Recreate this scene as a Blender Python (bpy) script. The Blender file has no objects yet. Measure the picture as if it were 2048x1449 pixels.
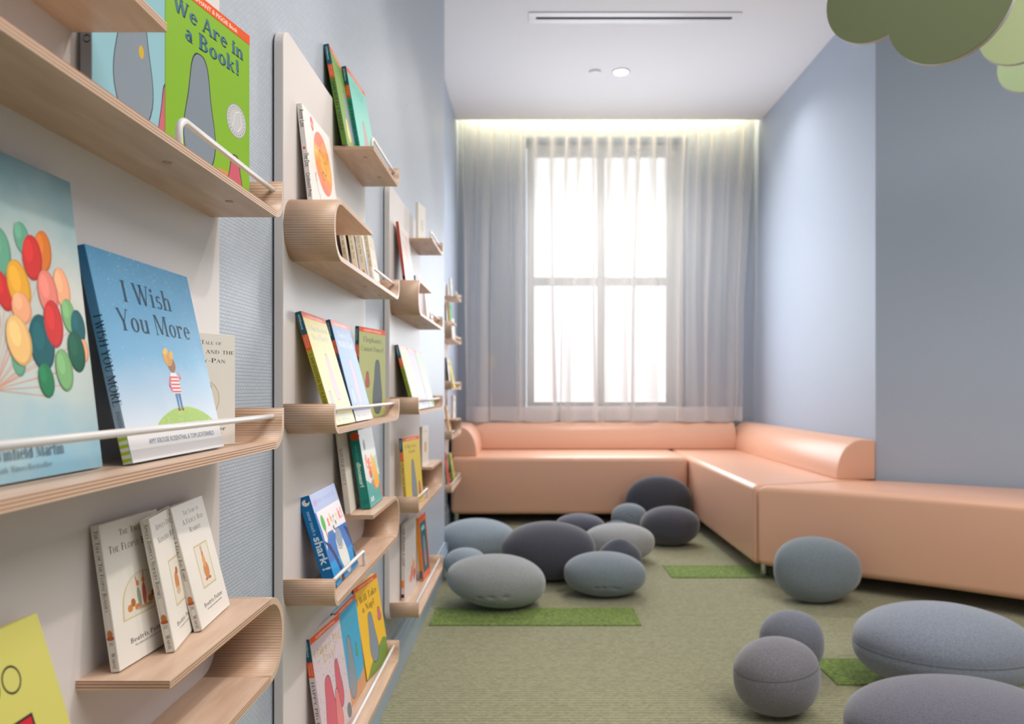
import bpy, bmesh, math, random
from mathutils import Vector, Matrix
random.seed(7)
PI = math.pi
sc = bpy.context.scene
C = sc.collection
# ------------------------------------------------------------ camera, world, lights, exposure
cam_d = bpy.data.cameras.new('camera')
cam = bpy.data.objects.new('camera', cam_d); C.objects.link(cam)
cam.location = (0, 0, 1.0); cam.rotation_euler = (PI/2, 0, 0)
cam_d.sensor_width = 36; cam_d.lens = 1500/2048*36
cam_d.shift_x = -0.0161; cam_d.shift_y = 0.0261
cam_d.clip_start = 0.02; cam_d.clip_end = 60
cam_d.dof.use_dof = True; cam_d.dof.focus_distance = 1.08; cam_d.dof.aperture_fstop = 5.6
sc.camera = cam
sc.view_settings.view_transform = 'Standard'; sc.view_settings.look = 'None'
sc.view_settings.gamma = 1; sc.view_settings.use_curve_mapping = False
sc.view_settings.exposure = 0.16
w = bpy.data.worlds.new('daylight'); sc.world = w; w.use_nodes = True
w.node_tree.nodes['Background'].inputs[0].default_value = (0.85, 0.93, 1, 1)
w.node_tree.nodes['Background'].inputs[1].default_value = 2.0
H_CEIL = 3.22

def area(name, loc, target, sx, sy, power, col, spread=PI):
    l = bpy.data.lights.new(name, 'AREA'); l.shape = 'RECTANGLE'; l.size = sx; l.size_y = sy
    l.energy = power; l.color = col; l.spread = spread
    o = bpy.data.objects.new(name, l); C.objects.link(o); o.location = loc
    o.rotation_euler = (Vector(target)-Vector(loc)).to_track_quat('-Z', 'Y').to_euler()
    return o
def spot(name, loc, target, power, col, ang, blend=0.5, r=0.05):
    l = bpy.data.lights.new(name, 'SPOT'); l.energy = power; l.color = col
    l.spot_size = math.radians(ang); l.spot_blend = blend; l.shadow_soft_size = r
    o = bpy.data.objects.new(name, l); C.objects.link(o); o.location = loc
    o.rotation_euler = (Vector(target)-Vector(loc)).to_track_quat('-Z', 'Y').to_euler()
    return o
WARM = (1, 0.89, 0.81)
# ceiling spots of the near room (outside the frame), aimed at the book racks, as in the photo
spot('track_spot', (1.15, 1.5, 3.12), (-0.45, 0.75, 1.0), 62, WARM, 62, 0.5, 0.05)
spot('track_spot', (1.15, 2.35, 3.12), (-0.45, 1.9, 1.0), 42, WARM, 60, 0.5, 0.05)
spot('track_spot', (1.1, 3.3, 3.12), (-0.45, 2.9, 1.0), 38, WARM, 60, 0.5, 0.05)
area('room_fill_light', (1.9, 0.6, 3.15), (1.9, 0.6, 0), 2.4, 3.0, 90, (1, 0.95, 0.91))  # added overhead fill for the near room, no known fitting
area('cove_light', (0.66, 6.315, 3.36), (0.66, 6.315, 0), 2.4, 0.03, 12, (1, 0.84, 0.50))
area('window_daylight', (0.66, 6.18, 1.55), (0.66, 4.0, 1.55), 1.15, 1.35, 28, (0.88, 0.94, 1.0))
spot('downlight_beam', (0.647, 5.25, 3.19), (0.647, 5.25, 0), 70, (1, 0.95, 0.9), 150, 0.8, 0.04)
spot('downlight_beam', (1.45, 5.25, 3.19), (1.5, 5.25, 0), 18, (1, 0.95, 0.9), 140, 0.8, 0.04)
spot('downlight_beam', (1.2, 2.9, 3.19), (1.2, 2.9, 0), 30, (1, 0.93, 0.84), 100, 0.8, 0.05)

# ------------------------------------------------------------ helpers
def lin(c):
    c = c/255
    return c/12.92 if c <= 0.04045 else ((c+0.055)/1.055)**2.4
def rgb(h):
    if isinstance(h, str): h = (int(h[0:2], 16), int(h[2:4], 16), int(h[4:6], 16))
    return (lin(h[0]), lin(h[1]), lin(h[2]), 1)
_m = {}
def base_mat(name):
    m = bpy.data.materials.new(name); m.use_nodes = True
    return m, m.node_tree.nodes, m.node_tree.links, m.node_tree.nodes['Principled BSDF']
def mat(h, rough=0.5, metal=0, spec=0.5, sheen=0):
    k = (h, rough, metal, spec, sheen)
    if k in _m: return _m[k]
    m, N, L, b = base_mat('paint_'+str(h))
    b.inputs['Base Color'].default_value = rgb(h); b.inputs['Roughness'].default_value = rough
    b.inputs['Metallic'].default_value = metal; b.inputs['Specular IOR Level'].default_value = spec
    b.inputs['Sheen Weight'].default_value = sheen
    _m[k] = m; return m
def ramp(N, stops):
    r = N.new('ShaderNodeValToRGB'); e = r.color_ramp.elements
    while len(e) < len(stops): e.new(0.5)
    for i, (p, c) in enumerate(stops):
        e[i].position = p; e[i].color = c
    return r
def grad_mat(stops, noise=0.0, rough=0.33, axis='Y', scale=6):
    k = ('grad', tuple(stops), noise, rough, axis)
    if k in _m: return _m[k]
    m, N, L, b = base_mat('cover_gradient')
    uv = N.new('ShaderNodeUVMap'); sp = N.new('ShaderNodeSeparateXYZ'); L.new(uv.outputs[0], sp.inputs[0])
    n = N.new('ShaderNodeTexNoise'); n.inputs['Scale'].default_value = scale; n.inputs['Detail'].default_value = 4
    L.new(uv.outputs[0], n.inputs['Vector'])
    a = N.new('ShaderNodeMath'); a.operation = 'SUBTRACT'; L.new(n.outputs[0], a.inputs[0]); a.inputs[1].default_value = 0.5
    mu = N.new('ShaderNodeMath'); mu.operation = 'MULTIPLY_ADD'; L.new(a.outputs[0], mu.inputs[0]); mu.inputs[1].default_value = noise
    L.new(sp.outputs[axis], mu.inputs[2])
    r = ramp(N, [(p, rgb(c)) for p, c in stops]); L.new(mu.outputs[0], r.inputs[0])
    L.new(r.outputs[0], b.inputs['Base Color']); b.inputs['Roughness'].default_value = rough
    _m[k] = m; return m

def finish(name, bm, mats, parent=None, smooth=False, bevel=0, seg=2, recalc=True):
    if recalc: bmesh.ops.recalc_face_normals(bm, faces=bm.faces)
    me = bpy.data.meshes.new(name); bm.to_mesh(me); bm.free()
    if not isinstance(mats, (list, tuple)): mats = [mats]
    for m in mats: me.materials.append(m)
    if smooth:
        for p in me.polygons: p.use_smooth = True
    o = bpy.data.objects.new(name, me); C.objects.link(o)
    if parent: o.parent = parent
    if bevel:
        md = o.modifiers.new('bevel', 'BEVEL'); md.width = bevel; md.segments = seg; md.limit_method = 'ANGLE'; md.angle_limit = 0.7
        md.harden_normals = False
    return o
def tag(o, label=None, cat=None, group=None, kind=None):
    if label: o['label'] = label
    if cat: o['category'] = cat
    if group: o['group'] = group
    if kind: o['kind'] = kind
    return o
def empty(name, loc, label, cat, group=None):
    o = bpy.data.objects.new(name, None); C.objects.link(o); o.location = loc; o.empty_display_size = 0.05
    return tag(o, label, cat, group)
def box(bm, a, b, mi=0):
    x0, y0, z0 = a; x1, y1, z1 = b
    v = [bm.verts.new(p) for p in ((x0,y0,z0),(x1,y0,z0),(x1,y1,z0),(x0,y1,z0),(x0,y0,z1),(x1,y0,z1),(x1,y1,z1),(x0,y1,z1))]
    for q in ((3,2,1,0),(4,5,6,7),(0,1,5,4),(1,2,6,5),(2,3,7,6),(3,0,4,7)):
        f = bm.faces.new([v[i] for i in q]); f.material_index = mi
def prism(bm, pts, f0, f1, mi=0):
    """pts 2D polygon; f0,f1 map (a,b)->3D for both caps"""
    A = [bm.verts.new(f0(*p)) for p in pts]; B = [bm.verts.new(f1(*p)) for p in pts]
    n = len(pts)
    fs = [bm.faces.new(A), bm.faces.new(B[::-1])]
    for i in range(n): fs.append(bm.faces.new((A[i], B[i], B[(i+1)%n], A[(i+1)%n])))
    for f in fs: f.material_index = mi
def tube(bm, pts, r, seg=12, cap=True):
    pts = [Vector(p) for p in pts]; rings = []; n = len(pts)
    up = Vector((0.3, 0.2, 1)).normalized()
    for i, p in enumerate(pts):
        d = (pts[min(i+1, n-1)]-pts[max(i-1, 0)]).normalized()
        if i == 0:
            a = d.orthogonal().normalized()
        else:
            a = (pa - d*pa.dot(d)).normalized()
        pa = a; b = d.cross(a)
        rings.append([bm.verts.new(p+r*(math.cos(2*PI*k/seg)*a+math.sin(2*PI*k/seg)*b)) for k in range(seg)])
    for i in range(n-1):
        for k in range(seg):
            f = bm.faces.new((rings[i][k], rings[i][(k+1)%seg], rings[i+1][(k+1)%seg], rings[i+1][k])); f.smooth = True
    if cap:
        bm.faces.new(rings[0][::-1]); bm.faces.new(rings[-1])
def cyl(bm, c, r, h, seg=24, r2=None):
    r2 = r if r2 is None else r2
    A = [bm.verts.new((c[0]+r*math.cos(2*PI*k/seg), c[1]+r*math.sin(2*PI*k/seg), c[2])) for k in range(seg)]
    B = [bm.verts.new((c[0]+r2*math.cos(2*PI*k/seg), c[1]+r2*math.sin(2*PI*k/seg), c[2]+h)) for k in range(seg)]
    bm.faces.new(A[::-1]); bm.faces.new(B)
    for k in range(seg): bm.faces.new((A[k], A[(k+1)%seg], B[(k+1)%seg], B[k]))

# ------------------------------------------------------------ materials
def obj_coords(N, L, scale=(1,1,1), src='Object'):
    t = N.new('ShaderNodeTexCoord'); mp = N.new('ShaderNodeMapping'); mp.inputs['Scale'].default_value = scale
    L.new(t.outputs[src], mp.inputs[0]); return mp
def wall_paint(col, rough=0.6, bump=0.02):
    m, N, L, b = base_mat('wall_paint'); b.inputs['Base Color'].default_value = rgb(col); b.inputs['Roughness'].default_value = rough
    mp = obj_coords(N, L, (90, 90, 90)); n = N.new('ShaderNodeTexNoise'); n.inputs['Scale'].default_value = 1
    L.new(mp.outputs[0], n.inputs['Vector']); bp = N.new('ShaderNodeBump'); bp.inputs['Strength'].default_value = bump
    bp.inputs['Distance'].default_value = 0.002
    L.new(n.outputs[0], bp.inputs['Height']); L.new(bp.outputs[0], b.inputs['Normal']); return m
BLUE = (174, 186, 203)
M_WALL = wall_paint(BLUE)
M_CEIL = wall_paint((240, 241, 244), 0.8)
def vinyl_wall():
    # wallcovering with a fine embossed grid of small upright lozenges
    m, N, L, b = base_mat('embossed_wallcovering')
    t = N.new('ShaderNodeTexCoord'); sp = N.new('ShaderNodeSeparateXYZ'); L.new(t.outputs['Object'], sp.inputs[0])
    cb = N.new('ShaderNodeCombineXYZ'); L.new(sp.outputs['Y'], cb.inputs[0]); L.new(sp.outputs['Z'], cb.inputs[1])
    br = N.new('ShaderNodeTexBrick'); L.new(cb.outputs[0], br.inputs['Vector'])
    br.inputs['Scale'].default_value = 1; br.inputs['Brick Width'].default_value = 0.0135; br.inputs['Row Height'].default_value = 0.0058
    br.inputs['Mortar Size'].default_value = 0.0011; br.inputs['Mortar Smooth'].default_value = 0.6
    br.inputs['Color1'].default_value = rgb((184, 193, 204)); br.inputs['Color2'].default_value = rgb((176, 186, 199))
    br.inputs['Mortar'].default_value = rgb((166, 176, 189))
    L.new(br.outputs['Color'], b.inputs['Base Color']); b.inputs['Roughness'].default_value = 0.42
    bp = N.new('ShaderNodeBump'); bp.invert = True; bp.inputs['Strength'].default_value = 0.4; bp.inputs['Distance'].default_value = 0.001
    L.new(br.outputs['Fac'], bp.inputs['Height']); L.new(bp.outputs[0], b.inputs['Normal']); return m
M_VINYL = vinyl_wall()
def carpet(c1, c2, ribs=True):
    m, N, L, b = base_mat('carpet')
    mp = obj_coords(N, L, (1, 1, 1))
    n = N.new('ShaderNodeTexNoise'); n.inputs['Scale'].default_value = 300 if ribs else 95; n.inputs['Detail'].default_value = 3
    L.new(mp.outputs[0], n.inputs['Vector'])
    wv = N.new('ShaderNodeTexWave'); wv.wave_type = 'BANDS'; wv.bands_direction = 'Y'
    wv.inputs['Scale'].default_value = 17; wv.inputs['Distortion'].default_value = 3.5; wv.inputs['Detail'].default_value = 2; wv.inputs['Detail Scale'].default_value = 4
    L.new(mp.outputs[0], wv.inputs['Vector'])
    mx = N.new('ShaderNodeMix'); mx.data_type = 'FLOAT'; mx.inputs[0].default_value = 0.5 if ribs else 0.0
    L.new(n.outputs[0], mx.inputs[2]); L.new(wv.outputs['Fac'], mx.inputs[3])
    r = ramp(N, [(0.28, rgb(c2)), (0.66, rgb(c1))]); L.new(mx.outputs[0], r.inputs[0]); L.new(r.outputs[0], b.inputs['Base Color'])
    b.inputs['Roughness'].default_value = 0.95; b.inputs['Sheen Weight'].default_value = 0.2; b.inputs['Specular IOR Level'].default_value = 0.1
    bp = N.new('ShaderNodeBump'); bp.inputs['Strength'].default_value = 0.6; bp.inputs['Distance'].default_value = 0.004
    L.new(mx.outputs[0], bp.inputs['Height']); L.new(bp.outputs[0], b.inputs['Normal']); return m
M_CARPET = carpet((164, 162, 130), (128, 126, 96))
M_GREEN = carpet((132, 154, 72), (74, 96, 34), False)
def wood(kind):
    m, N, L, b = base_mat('birch_'+kind)
    uv = N.new('ShaderNodeUVMap'); sp = N.new('ShaderNodeSeparateXYZ'); L.new(uv.outputs[0], sp.inputs[0])
    mp = N.new('ShaderNodeMapping'); L.new(uv.outputs[0], mp.inputs[0])
    n = N.new('ShaderNodeTexNoise'); n.inputs['Detail'].default_value = 6
    L.new(mp.outputs[0], n.inputs['Vector'])
    def stripes(src, period):
        d = N.new('ShaderNodeMath'); d.operation = 'DIVIDE'; L.new(src, d.inputs[0]); d.inputs[1].default_value = period
        fr = N.new('ShaderNodeMath'); fr.operation = 'FRACT'; L.new(d.outputs[0], fr.inputs[0]); return fr.outputs[0]
    if kind == 'face':
        mp.inputs['Scale'].default_value = (9, 60, 1); n.inputs['Scale'].default_value = 1
        r = ramp(N, [(0.3, rgb((203, 171, 147))), (0.7, rgb((222, 194, 172)))]); L.new(n.outputs[0], r.inputs[0])
    elif kind == 'kerf':
        mp.inputs['Scale'].default_value = (200, 14, 1); n.inputs['Scale'].default_value = 1
        s = stripes(sp.outputs['X'], 0.0042)
        mx = N.new('ShaderNodeMath'); mx.operation = 'MULTIPLY_ADD'; L.new(n.outputs[0], mx.inputs[0]); mx.inputs[1].default_value = 0.5; L.new(s, mx.inputs[2])
        r = ramp(N, [(0.24, rgb((148, 108, 82))), (0.46, rgb((198, 162, 134))), (1.0, rgb((214, 182, 156)))]); L.new(mx.outputs[0], r.inputs[0])
    elif kind == 'layers':
        s = stripes(sp.outputs['Y'], 0.00305)
        r = ramp(N, [(0.0, rgb((226, 198, 172))), (0.45, rgb((222, 192, 166))), (0.62, rgb((158, 112, 84))), (0.95, rgb((166, 120, 92)))]); L.new(s, r.inputs[0])
        mp.inputs['Scale'].default_value = (80, 800, 1)
    else:  # radial edge of the bent zones
        s = stripes(sp.outputs['X'], 0.0026)
        r = ramp(N, [(0.0, rgb((230, 208, 186))), (0.55, rgb((228, 204, 180))), (0.7, rgb((170, 128, 98))), (0.95, rgb((180, 138, 108)))]); L.new(s, r.inputs[0])
        mp.inputs['Scale'].default_value = (80, 800, 1)
    L.new(r.outputs[0], b.inputs['Base Color']); b.inputs['Roughness'].default_value = 0.42
    return m
M_PLY = [wood('face'), wood('kerf'), wood('layers'), wood('radial')]
M_RAIL = mat((232, 230, 230), 0.35)
M_PANEL = mat((222, 215, 212), 0.45)
def leather():
    m, N, L, b = base_mat('peach_vinyl'); b.inputs['Base Color'].default_value = rgb((235, 182, 153))
    b.inputs['Roughness'].default_value = 0.36; b.inputs['Coat Weight'].default_value = 0.15; b.inputs['Coat Roughness'].default_value = 0.3
    mp = obj_coords(N, L, (1, 1, 1)); n = N.new('ShaderNodeTexNoise'); n.inputs['Scale'].default_value = 500; L.new(mp.outputs[0], n.inputs['Vector'])
    n2 = N.new('ShaderNodeTexNoise'); n2.inputs['Scale'].default_value = 5; L.new(mp.outputs[0], n2.inputs['Vector'])
    ad = N.new('ShaderNodeMath'); ad.operation = 'MULTIPLY_ADD'; L.new(n2.outputs[0], ad.inputs[0]); ad.inputs[1].default_value = 6; L.new(n.outputs[0], ad.inputs[2])
    bp = N.new('ShaderNodeBump'); bp.inputs['Strength'].default_value = 0.12; bp.inputs['Distance'].default_value = 0.003
    L.new(ad.outputs[0], bp.inputs['Height']); L.new(bp.outputs[0], b.inputs['Normal']); return m
M_PEACH = leather()
def felt(c):
    k = ('felt', c)
    if k in _m: return _m[k]
    m, N, L, b = base_mat('wool_felt')
    mp = obj_coords(N, L, (1, 1, 1)); n = N.new('ShaderNodeTexNoise'); n.inputs['Scale'].default_value = 240; n.inputs['Detail'].default_value = 4
    L.new(mp.outputs[0], n.inputs['Vector'])
    d = tuple(int(x*0.91) for x in c); e = tuple(min(255, int(x*1.07)) for x in c)
    r = ramp(N, [(0.35, rgb(d)), (0.65, rgb(e))]); L.new(n.outputs[0], r.inputs[0]); L.new(r.outputs[0], b.inputs['Base Color'])
    b.inputs['Roughness'].default_value = 1; b.inputs['Sheen Weight'].default_value = 0.5; b.inputs['Sheen Roughness'].default_value = 0.5
    b.inputs['Specular IOR Level'].default_value = 0.05
    bp = N.new('ShaderNodeBump'); bp.inputs['Strength'].default_value = 0.3; bp.inputs['Distance'].default_value = 0.002
    L.new(n.outputs[0], bp.inputs['Height']); L.new(bp.outputs[0], b.inputs['Normal'])
    _m[k] = m; return m

# ------------------------------------------------------------ room shell
XL = -0.465          # near left wall face
XP = -0.4445         # rack panel face
XA = -0.60           # alcove left wall
XR = 1.92            # alcove right wall
YC = 4.15            # where the alcove begins
YW = 6.38            # window wall
def struct(name, bm, m, **k): return tag(finish(name, bm, m, **k), kind='structure')
bm = bmesh.new(); box(bm, (-1.2, -2.6, -0.1), (5.2, 6.8, 0)); struct('floor', bm, M_CARPET)
bm = bmesh.new(); box(bm, (-1.2, -2.6, H_CEIL), (5.2, 6.19, H_CEIL+0.28)); box(bm, (-1.2, 6.19, H_CEIL+0.24), (5.2, 6.9, H_CEIL+0.34)); struct('ceiling', bm, M_CEIL)
bm = bmesh.new(); box(bm, (-0.75, -2.6, 0), (XL, YC, H_CEIL)); struct('wall_left', bm, M_VINYL)
bm = bmesh.new(); box(bm, (-0.75, YC, 0), (XA, 6.8, H_CEIL+0.24)); struct('wall_alcove_left', bm, M_WALL)
bm = bmesh.new(); box(bm, (XR, YC, 0), (XR+0.15, 6.8, H_CEIL+0.24)); struct('wall_alcove_right', bm, M_WALL)
wd = Vector((0.86, -0.51, 0)).normalized(); wn = Vector((0.51, 0.86, 0)).normalized()
bm = bmesh.new()
p0 = Vector((XR, YC, 0)); p1 = p0+wd*3.2
prism(bm, [(p0.x, p0.y), (p1.x, p1.y), (p1.x+wn.x*.15, p1.y+wn.y*.15), (XR+.1, YC+.1)], lambda a, b: (a, b, 0), lambda a, b: (a, b, H_CEIL))
struct('wall_right_angled', bm, M_WALL)
bm = bmesh.new(); box(bm, (4.6, -2.6, 0), (4.75, 2.7, H_CEIL)); struct('wall_right', bm, M_WALL)
bm = bmesh.new(); box(bm, (-0.75, -2.6, 0), (4.75, -2.45, H_CEIL)); struct('wall_back', bm, M_WALL)
# window wall with opening
ox0, ox1, oz0, oz1 = -0.02, 1.36, 0.84, 3.14
bm = bmesh.new()
box(bm, (XA, YW, 0), (ox0, YW+.3, H_CEIL+.24)); box(bm, (ox1, YW, 0), (XR, YW+.3, H_CEIL+.24))
box(bm, (ox0, YW, 0), (ox1, YW+.3, oz0)); box(bm, (ox0, YW, oz1), (ox1, YW+.3, H_CEIL+.24))
struct('wall_window', bm, M_WALL)
# window: frame, sashes, panes
M_WF = mat((225, 226, 226), 0.4)
wroot = bpy.data.objects.new('window_1', None); C.objects.link(wroot); wroot.location = (0.67, YW+.2, oz0); wroot['kind'] = 'structure'
def wpart(name, boxes, m):
    bm = bmesh.new()
    for a, b in boxes: box(bm, tuple(Vector(a)-wroot.location), tuple(Vector(b)-wroot.location))
    return finish(name, bm, m, wroot, bevel=0.004 if name != 'pane' else 0)
y0, y1 = YW+.16, YW+.22
wpart('window_frame', [((ox0+.005, y0, oz0+.005), (0.05, y1+.06, oz1-.005)), ((1.20, y0, oz0+.005), (ox1-.005, y1+.06, oz1-.005)), ((0.05, y0, 3.02), (1.20, y1+.06, oz1-.005)), ((0.05, y0, oz0+.005), (1.20, y1+.06, 0.885))], M_WF)
wpart('mullion', [((0.60, y0+.005, 0.885), (0.665, y1, 3.02))], M_WF)
wpart('meeting_rail', [((0.05, y0+.01, 1.90), (0.60, y1, 1.975))], M_WF)
wpart('meeting_rail', [((0.665, y0+.01, 1.90), (1.20, y1, 1.975))], M_WF)
mp_, N, L, b = base_mat('daylit_frosted_pane'); b.inputs['Base Color'].default_value = (0.8, 0.8, 0.8, 1)
b.inputs['Emission Color'].default_value = (0.97, 0.985, 1, 1); b.inputs['Emission Strength'].default_value = 0.86
for x0, x1 in ((0.05, 0.60), (0.665, 1.20)):
    for z0, z1 in ((0.885, 1.90), (1.975, 3.02)):
        wpart('pane', [((x0, y1-.03, z0), (x1, y1-.02, z1))], mp_)
bm = bmesh.new(); box(bm, (ox0-.02, YW-.012, oz0-.03), (ox1+.02, YW+.16, oz0)); struct('trim_1', bm, M_WF, bevel=.003)
# baseboards: stepped profile
def baseboard(name, a, b, n):
    a = Vector(a); b = Vector(b); n = Vector(n).normalized()
    prof = [(0, 0), (0.018, 0), (0.018, 0.105), (0.012, 0.115), (0.012, 0.128), (0.008, 0.134), (0.006, 0.15), (0, 0.152)]
    bm = bmesh.new()
    prism(bm, prof, lambda u, v: tuple(a+n*u+Vector((0, 0, v))), lambda u, v: tuple(b+n*u+Vector((0, 0, v))))
    struct(name, bm, M_BASE)
M_BASE = mat((160, 176, 192), 0.35)
baseboard('baseboard_left', (XL, -2.45, 0), (XL, YC+.0, 0), (1, 0, 0))
baseboard('baseboard_return', (XA, YC, 0), (XL+.018, YC, 0), (0, 1, 0))
baseboard('baseboard_alcove_left', (XA, YC+.018, 0), (XA, YW, 0), (1, 0, 0))
baseboard('baseboard_window', (XA+.018, YW, 0), (XR, YW, 0), (0, -1, 0))
baseboard('baseboard_alcove_right', (XR, YC+.05, 0), (XR, YW-.018, 0), (-1, 0, 0))
baseboard('baseboard_right', tuple(p0+wd*.02), tuple(p1), tuple(-wn))

# ------------------------------------------------------------ ceiling fittings
r = empty('air_diffuser', (0.63, 4.48, H_CEIL), 'long white slot air diffuser with a black slit set in the ceiling', 'air vent')
bm = bmesh.new(); box(bm, (-.63, -.065, -.006), (.63, -.014, 0)); box(bm, (-.63, .014, -.006), (.63, .065, 0)); box(bm, (-.63, -.014, -.006), (-.585, .014, 0)); box(bm, (.585, -.014, -.006), (.63, .014, 0))
finish('frame', bm, mat((240, 241, 246), .35), r, bevel=.002)
bm = bmesh.new(); box(bm, (-.585, -.014, -.005), (.585, .014, 0)); finish('slot', bm, mat((18, 18, 22), .8), r)
r = empty('smoke_detector', (0.466, 5.25, H_CEIL), 'plain flat white disc cover on the ceiling left of the lit downlight', 'ceiling cover')
bm = bmesh.new(); cyl(bm, (0, 0, -.004), .046, .004, 32); finish('base', bm, mat((232, 232, 232), .5), r)
bm = bmesh.new(); cyl(bm, (0, 0, -.012), .040, .008, 32, .044); finish('cover', bm, mat((238, 238, 238), .5), r, bevel=.002)
r = empty('recessed_downlight', (0.647, 5.25, H_CEIL), 'round recessed downlight glowing white in the ceiling', 'downlight')
bm = bmesh.new()
A = []
for rr, zz in ((.062, 0), (.062, -.006), (.05, -.008), (.046, -.001)):
    A.append([bm.verts.new((rr*math.cos(2*PI*k/32), rr*math.sin(2*PI*k/32), zz)) for k in range(32)])
for i in range(3):
    for k in range(32): bm.faces.new((A[i][k], A[i][(k+1)%32], A[i+1][(k+1)%32], A[i+1][k]))
finish('trim_ring', bm, mat((240, 240, 240), .4), r, smooth=True)
me_, N, L, b = base_mat('lamp_glow'); b.inputs['Emission Color'].default_value = (1, .97, .92, 1); b.inputs['Emission Strength'].default_value = 40
bm = bmesh.new(); cyl(bm, (0, 0, -.003), .046, .0025, 32); finish('lens', bm, me_, r)
r = empty('led_strip', (0.66, 6.21, H_CEIL+.2), 'warm led strip in the curtain pocket above the sheer curtain', 'light strip')
bm = bmesh.new(); box(bm, (-1.2, -.008, 0), (1.2, .008, .006)); finish('channel', bm, mat((230, 230, 230), .5), r)
ml, N, L, b = base_mat('led_glow'); b.inputs['Emission Color'].default_value = (1, .86, .5, 1); b.inputs['Emission Strength'].default_value = 6
bm = bmesh.new(); box(bm, (-1.2, -.006, -.004), (1.2, .006, 0)); finish('diffuser', bm, ml, r)
r = empty('wall_outlet_plate', (-.323, YW, 1.232), 'small pale blank wall plate behind the left end of the sheer curtain', 'wall plate')
bm = bmesh.new(); box(bm, (-.04, -.006, -.06), (.04, 0, .06)); finish('plate', bm, mat((215, 212, 200), .4), r, bevel=.002)
bm = bmesh.new(); box(bm, (-.018, -.009, -.035), (.018, -.006, .035)); finish('insert', bm, mat((205, 202, 190), .4), r, bevel=.001)

# ------------------------------------------------------------ sheer curtain
def curtain_mat(dens, name):
    m, N, L, b = base_mat(name)
    out = N['Material Output']; N.remove(b)
    tr = N.new('ShaderNodeBsdfTransparent'); df = N.new('ShaderNodeBsdfDiffuse'); tl = N.new('ShaderNodeBsdfTranslucent')
    df.inputs[0].default_value = rgb((240, 238, 237)); tl.inputs[0].default_value = rgb((240, 238, 237))
    a = N.new('ShaderNodeMixShader'); a.inputs[0].default_value = 0.32; L.new(df.outputs[0], a.inputs[1]); L.new(tl.outputs[0], a.inputs[2])
    lw = N.new('ShaderNodeLayerWeight'); lw.inputs['Blend'].default_value = 0.5   # open weave closes up when seen edge-on
    mr = N.new('ShaderNodeMapRange'); mr.inputs['To Min'].default_value = dens; mr.inputs['To Max'].default_value = 0.96; mr.inputs['From Max'].default_value = 0.5
    L.new(lw.outputs['Facing'], mr.inputs['Value'])
    mx = N.new('ShaderNodeMixShader'); L.new(mr.outputs[0], mx.inputs[0]); L.new(tr.outputs[0], mx.inputs[1]); L.new(a.outputs[0], mx.inputs[2])
    L.new(mx.outputs[0], out.inputs['Surface']); return m
M_SHEER = curtain_mat(0.34, 'sheer_voile'); M_HEM = curtain_mat(0.66, 'sheer_voile_double')
cr = empty('sheer_curtain', (0.64, 6.255, 0.71), 'floor-grey sheer white pleated curtain drawn across the bright window', 'curtain')
cr['label'] = 'sheer white pleated curtain drawn across the bright window'
def cur_pt(s, z):
    t = 1-(z-.71)/(3.44-.71)            # 0 top .. 1 bottom
    x0 = -.585; x1 = 1.89-.06*min(1, t*1.6)
    x = x0+(x1-x0)*s + .012*t*math.sin(s*37+1.3)+.02*t*math.sin(s*11+.4) + .019*math.sin(s*2*PI*20+.5*math.sin(s*31)+1.2)*(1-.5*t) + .045*t*math.sin(s*2*PI*9.3+2.2*math.sin(s*9)+1.4)
    ph = s*2*PI*20 + .5*math.sin(s*31) + 1.6*math.sin(s*13)*t + 2.2*math.sin(s*6+2)*t
    y = .024*math.sin(ph)*(1-.45*t) + t*(.026*math.sin(s*2*PI*9.3+2.2*math.sin(s*9)) + .010*math.sin(s*2*PI*5.1+1.0+t*1.6))
    y = max(-.05, min(.052, y))
    return Vector((x, 6.255+y, z))-cr.location
def cur_mesh(z0, z1, nz, ns=760):
    bm = bmesh.new(); rows = []
    for j in range(nz+1):
        z = z0+(z1-z0)*j/nz
        rows.append([bm.verts.new(cur_pt(i/ns, z + (.006*math.sin(i/ns*60) if z0 < .8 and j == 0 else 0))) for i in range(ns+1)])
    for j in range(nz):
        for i in range(ns): bm.faces.new((rows[j][i], rows[j][i+1], rows[j+1][i+1], rows[j+1][i]))
    return bm
finish('voile', cur_mesh(.85, 3.44, 30), M_SHEER, cr, smooth=True)
tag(finish('hem', cur_mesh(.728, .85, 3), M_HEM, cr, smooth=True), 'denser doubled hem')
bm = bmesh.new(); box(bm, (-1.23, -.012, 2.73), (1.27, .012, 2.75)); finish('track', bm, mat((235, 235, 235), .4), cr)

# ------------------------------------------------------------ sofa
def seat_block(name, poly, z0, z1, parent, bev=.035, org=(0, 0)):
    bm = bmesh.new()
    prism(bm, [(x-org[0], y-org[1]) for x, y in poly], lambda a, b: (a, b, z0), lambda a, b: (a, b, z1))
    return finish(name, bm, M_PEACH, parent, bevel=bev, seg=5, smooth=True)
def bolster_profile(d, h):
    p = [(0, 0)]
    for i in range(1, 10):
        a = i/9*PI/2
        p.append(((d*.62)*(1-math.cos(a)), h*(math.sin(a))**.9))
    p += [(d*.8, h), (d-.01, h-.003), (d, h-.015), (d, 0)]
    return p
def leg(parent, x, y):
    bm = bmesh.new(); cyl(bm, (x, y, 0), .024, .012, 20, .026); cyl(bm, (x, y, .012), .019, .07, 20)
    finish('leg', bm, mat((200, 202, 205), .2, 1), parent, bevel=.002)
ZS, ZB = .50, .08
o = (0.3, 5.9)
sofa = empty('sofa_section', (o[0], o[1], 0), 'long peach vinyl sofa section under the curtain, with back bolster and left armrest', 'sofa', 'modules of the peach corner sofa')
seat_block('seat', [(-.57, 5.48), (1.17, 5.48), (1.17, 6.355), (-.57, 6.355)], ZB, ZS, sofa, org=o)
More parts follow.
